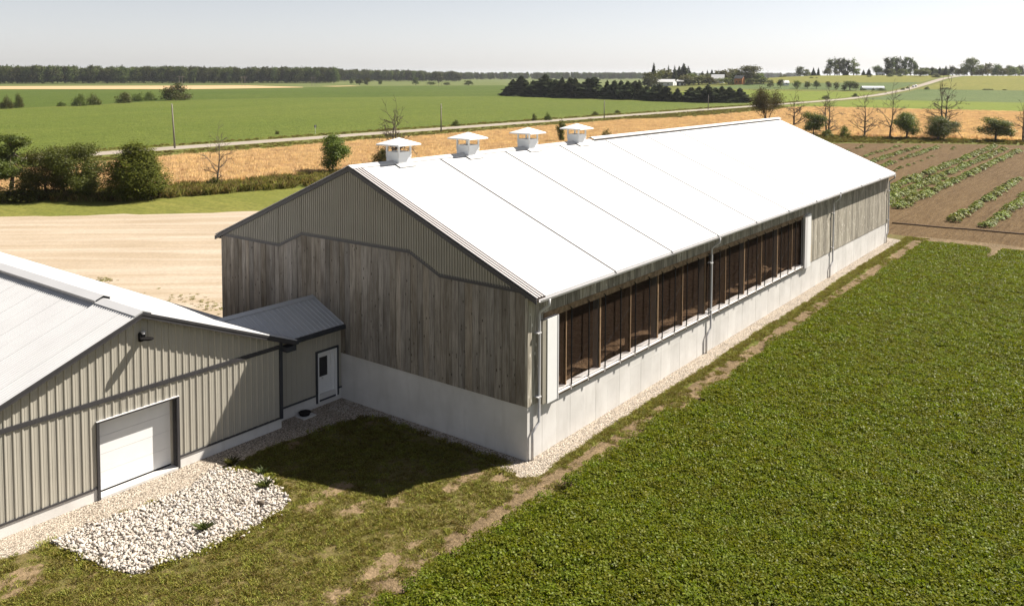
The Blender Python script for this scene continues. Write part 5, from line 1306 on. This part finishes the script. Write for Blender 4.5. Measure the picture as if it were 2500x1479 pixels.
# ================================================================== squash rows in the tilled garden
def t_squash(seed, n, rad, hh):
    rs_ = np.random.RandomState(seed); r = rad * np.sqrt(rs_.rand(n)); a = rs_.rand(n) * 6.283
    z = hh * (1 - .75 * (r / rad) ** 2) * (.55 + .5 * rs_.rand(n)) + .06
    c = np.c_[np.cos(a) * r, np.sin(a) * r, z]
    nm = np.c_[np.cos(a) * .5, np.sin(a) * .5, np.ones(n)] + rs_.randn(n, 3) * .35
    v, f = leaf_cards(c, nm, .13 + .11 * rs_.rand(n), rs_, 1.15, .12)
    return np_mesh('leaves', v, f, M['squashleaf'], np.repeat(rs_.rand(n), 4))
sqm = [t_squash(700 + i, 110, .62, .48) for i in range(5)]
def vine(seed):
    rs_ = np.random.RandomState(seed); mb = MB()
    for k in range(6):
        a = rs_.rand() * 6.283; mb.tube([(0, 0, .02), (math.cos(a) * .25, math.sin(a) * .25, .18), (math.cos(a + .3) * .55, math.sin(a + .3) * .55, .08)], [.02, .016, .01], 4, False)
    return mb.mesh('vine', M['weed'])
vnm = [vine(720 + i) for i in range(3)]
ROWS = [  # x at the near end, x drift, y from, y to, spacing, size, name, gap chance
    (2.25, .010, 62.5, 104, 1.25, 1.0, 'row nearest the barn corner', 0.06), (5.35, .004, 61.2, 100, 1.25, 1.05, 'second row from the barn corner', 0.04), (9.0, .0, 60.5, 92, 1.25, 1.05, 'row at the right picture edge', 0.05),
    (-3.6, .004, 66, 150, 1.45, 1.15, 'long row beginning behind the barn end', 0.05), (-6.0, .004, 70, 154, 1.45, 1.2, 'long middle row behind the barn end', 0.12), (-8.1, .0, 75, 158, 1.45, 1.2, 'long outer row behind the barn end', 0.08),
    (-12.4, -.02, 96, 152, 1.7, .6, 'thin broken row between the two groups', 0.5), (-15.0, -.02, 92, 150, 1.6, 1.0, 'thin near row of the far group', 0.12), (-18.0, -.02, 98, 150, 1.6, 1.0, 'thin middle row of the far group', 0.12), (-21.5, -.02, 108, 150, 1.7, .8, 'thin outer row of the far group', 0.4), (-27, -.02, 122, 148, 1.8, .7, 'sparse row farthest beyond the roof', 0.45)]
rq = random.Random(17); cnt = 0
for (x0, dr, ya, yb, spc, sz, rn, gap) in ROWS:
    y = ya; k = 0
    while y < yb:
        if rq.random() > gap:
            x = x0 + dr * (y - ya) + rq.uniform(-.18, .18); s = sz * rq.uniform(.72, 1.15)
            e = thing('squash_plant', 'squash plant, %s from the near end of the %s' % (nth(k), rn), 'squash plant', (x, y, float(hgt(x, y))), 'squash plants growing in garden rows')
            e.rotation_euler = (0, 0, rq.uniform(0, 6.28)); e.scale = (s, s, s * rq.uniform(.8, 1.1))
            link('leaves', sqm[cnt % 5], e); link('vine', vnm[cnt % 3], e); cnt += 1; k += 1
        y += spc * rq.uniform(.85, 1.2)
# sprawling vines between the long rows, and weeds on the soil
vp_ = rnd_in([(-3.2, 67), (-3.4, 96), (-8.5, 108), (-8.6, 74)], 260, 91); vp_ = vp_[vnoise(vp_, .25, 92) > .42]
sq_c = tpl_collection('squash_ground_cover', [t_squash(740 + i, 70, .6, .2) for i in range(3)])
o = scatter('squash_cover', sq_c, with_z(vp_), np.c_[np.zeros(len(vp_)), np.zeros(len(vp_)), rs.rand(len(vp_)) * 6.28], .7 + .4 * rs.rand(len(vp_)), 3, 12); tag(o, 'sprawling squash leaves filling the gaps between the long rows')
# buried hose groove along the garden edge
x1, y1_, _, _ = at(2178, 546); x2, y2_, _, _ = at(2500, 575)
hp = [(x1 + (x2 * 1.6 - x1) * i / 14, y1_ + (y2_ * 1.02 - y1_) * i / 14) for i in range(15)]
o = part('irrigation_hose', MB().tube([(a, b + .12 * math.sin(i * 1.3), float(hgt(a, b)) + .05) for i, (a, b) in enumerate(hp)], .07, 6), M['brownpost'], None, True)
tag(o, 'thin dark irrigation hose lying along the near garden edge', 'hose')
# weeds on the stones and in the yard corner
def weed(px, py, s, lb):
    x, y, z, _ = at(px, py); rs_ = np.random.RandomState(int(px))
    e = thing('weed', lb, 'weed', (x, y, z + .02))
    v, f = blades(46, .10 * s, .12 * s, .34 * s, .022 * s, 1.3, rs_); link('leaves', np_mesh('leaves', v, f, M['weed'], np.repeat(rs_.rand(46), 5), 5), e)
    link('stem', MB().tube([(0, 0, -.05), (.02, .01, .26 * s)], .012, 5).mesh('stem', M['weed']), e)
weed(497, 1296, .95, 'spiky green weed in the middle of the white stones'); weed(648, 1192, 1.0, 'small weed near the right end of the white stones'); weed(562, 1136, 1.0, 'dark weed where gravel meets the shaded grass'); weed(640, 1157, .7, 'tiny weed at the upper edge of the white stones')
# the larger odd boulder in the stone bed
x, y, z, _ = at(637, 1235)
e = thing('boulder', 'brownish upright boulder standing among the white stones', 'boulder', (x, y, z + .1)); 
o = link('boulder_body', stm[2].copy(), e); o.scale = (.22, .2, .34); o.data.materials[0] = M['deadbark']; o.rotation_euler = (.2, .3, .8)

# summer haze over the plain
hz = MB().box(-13000, 13000, -4000, 15000, -2.5, 60).mesh('haze')
hm = bpy.data.materials.new('haze_air'); hm.use_nodes = True; ht = hm.node_tree
for nd in list(ht.nodes):
    if nd.type != 'OUTPUT_MATERIAL': ht.nodes.remove(nd)
pvn = ht.nodes.new('ShaderNodeVolumePrincipled'); pvn.inputs['Density'].default_value = .00006; pvn.inputs['Color'].default_value = (.86, .90, .95, 1); pvn.inputs['Anisotropy'].default_value = .3
ht.links.new(pvn.outputs[0], [n for n in ht.nodes if n.type == 'OUTPUT_MATERIAL'][0].inputs['Volume'])
hz.materials.append(hm); tag(link('haze', hz), kind='stuff')
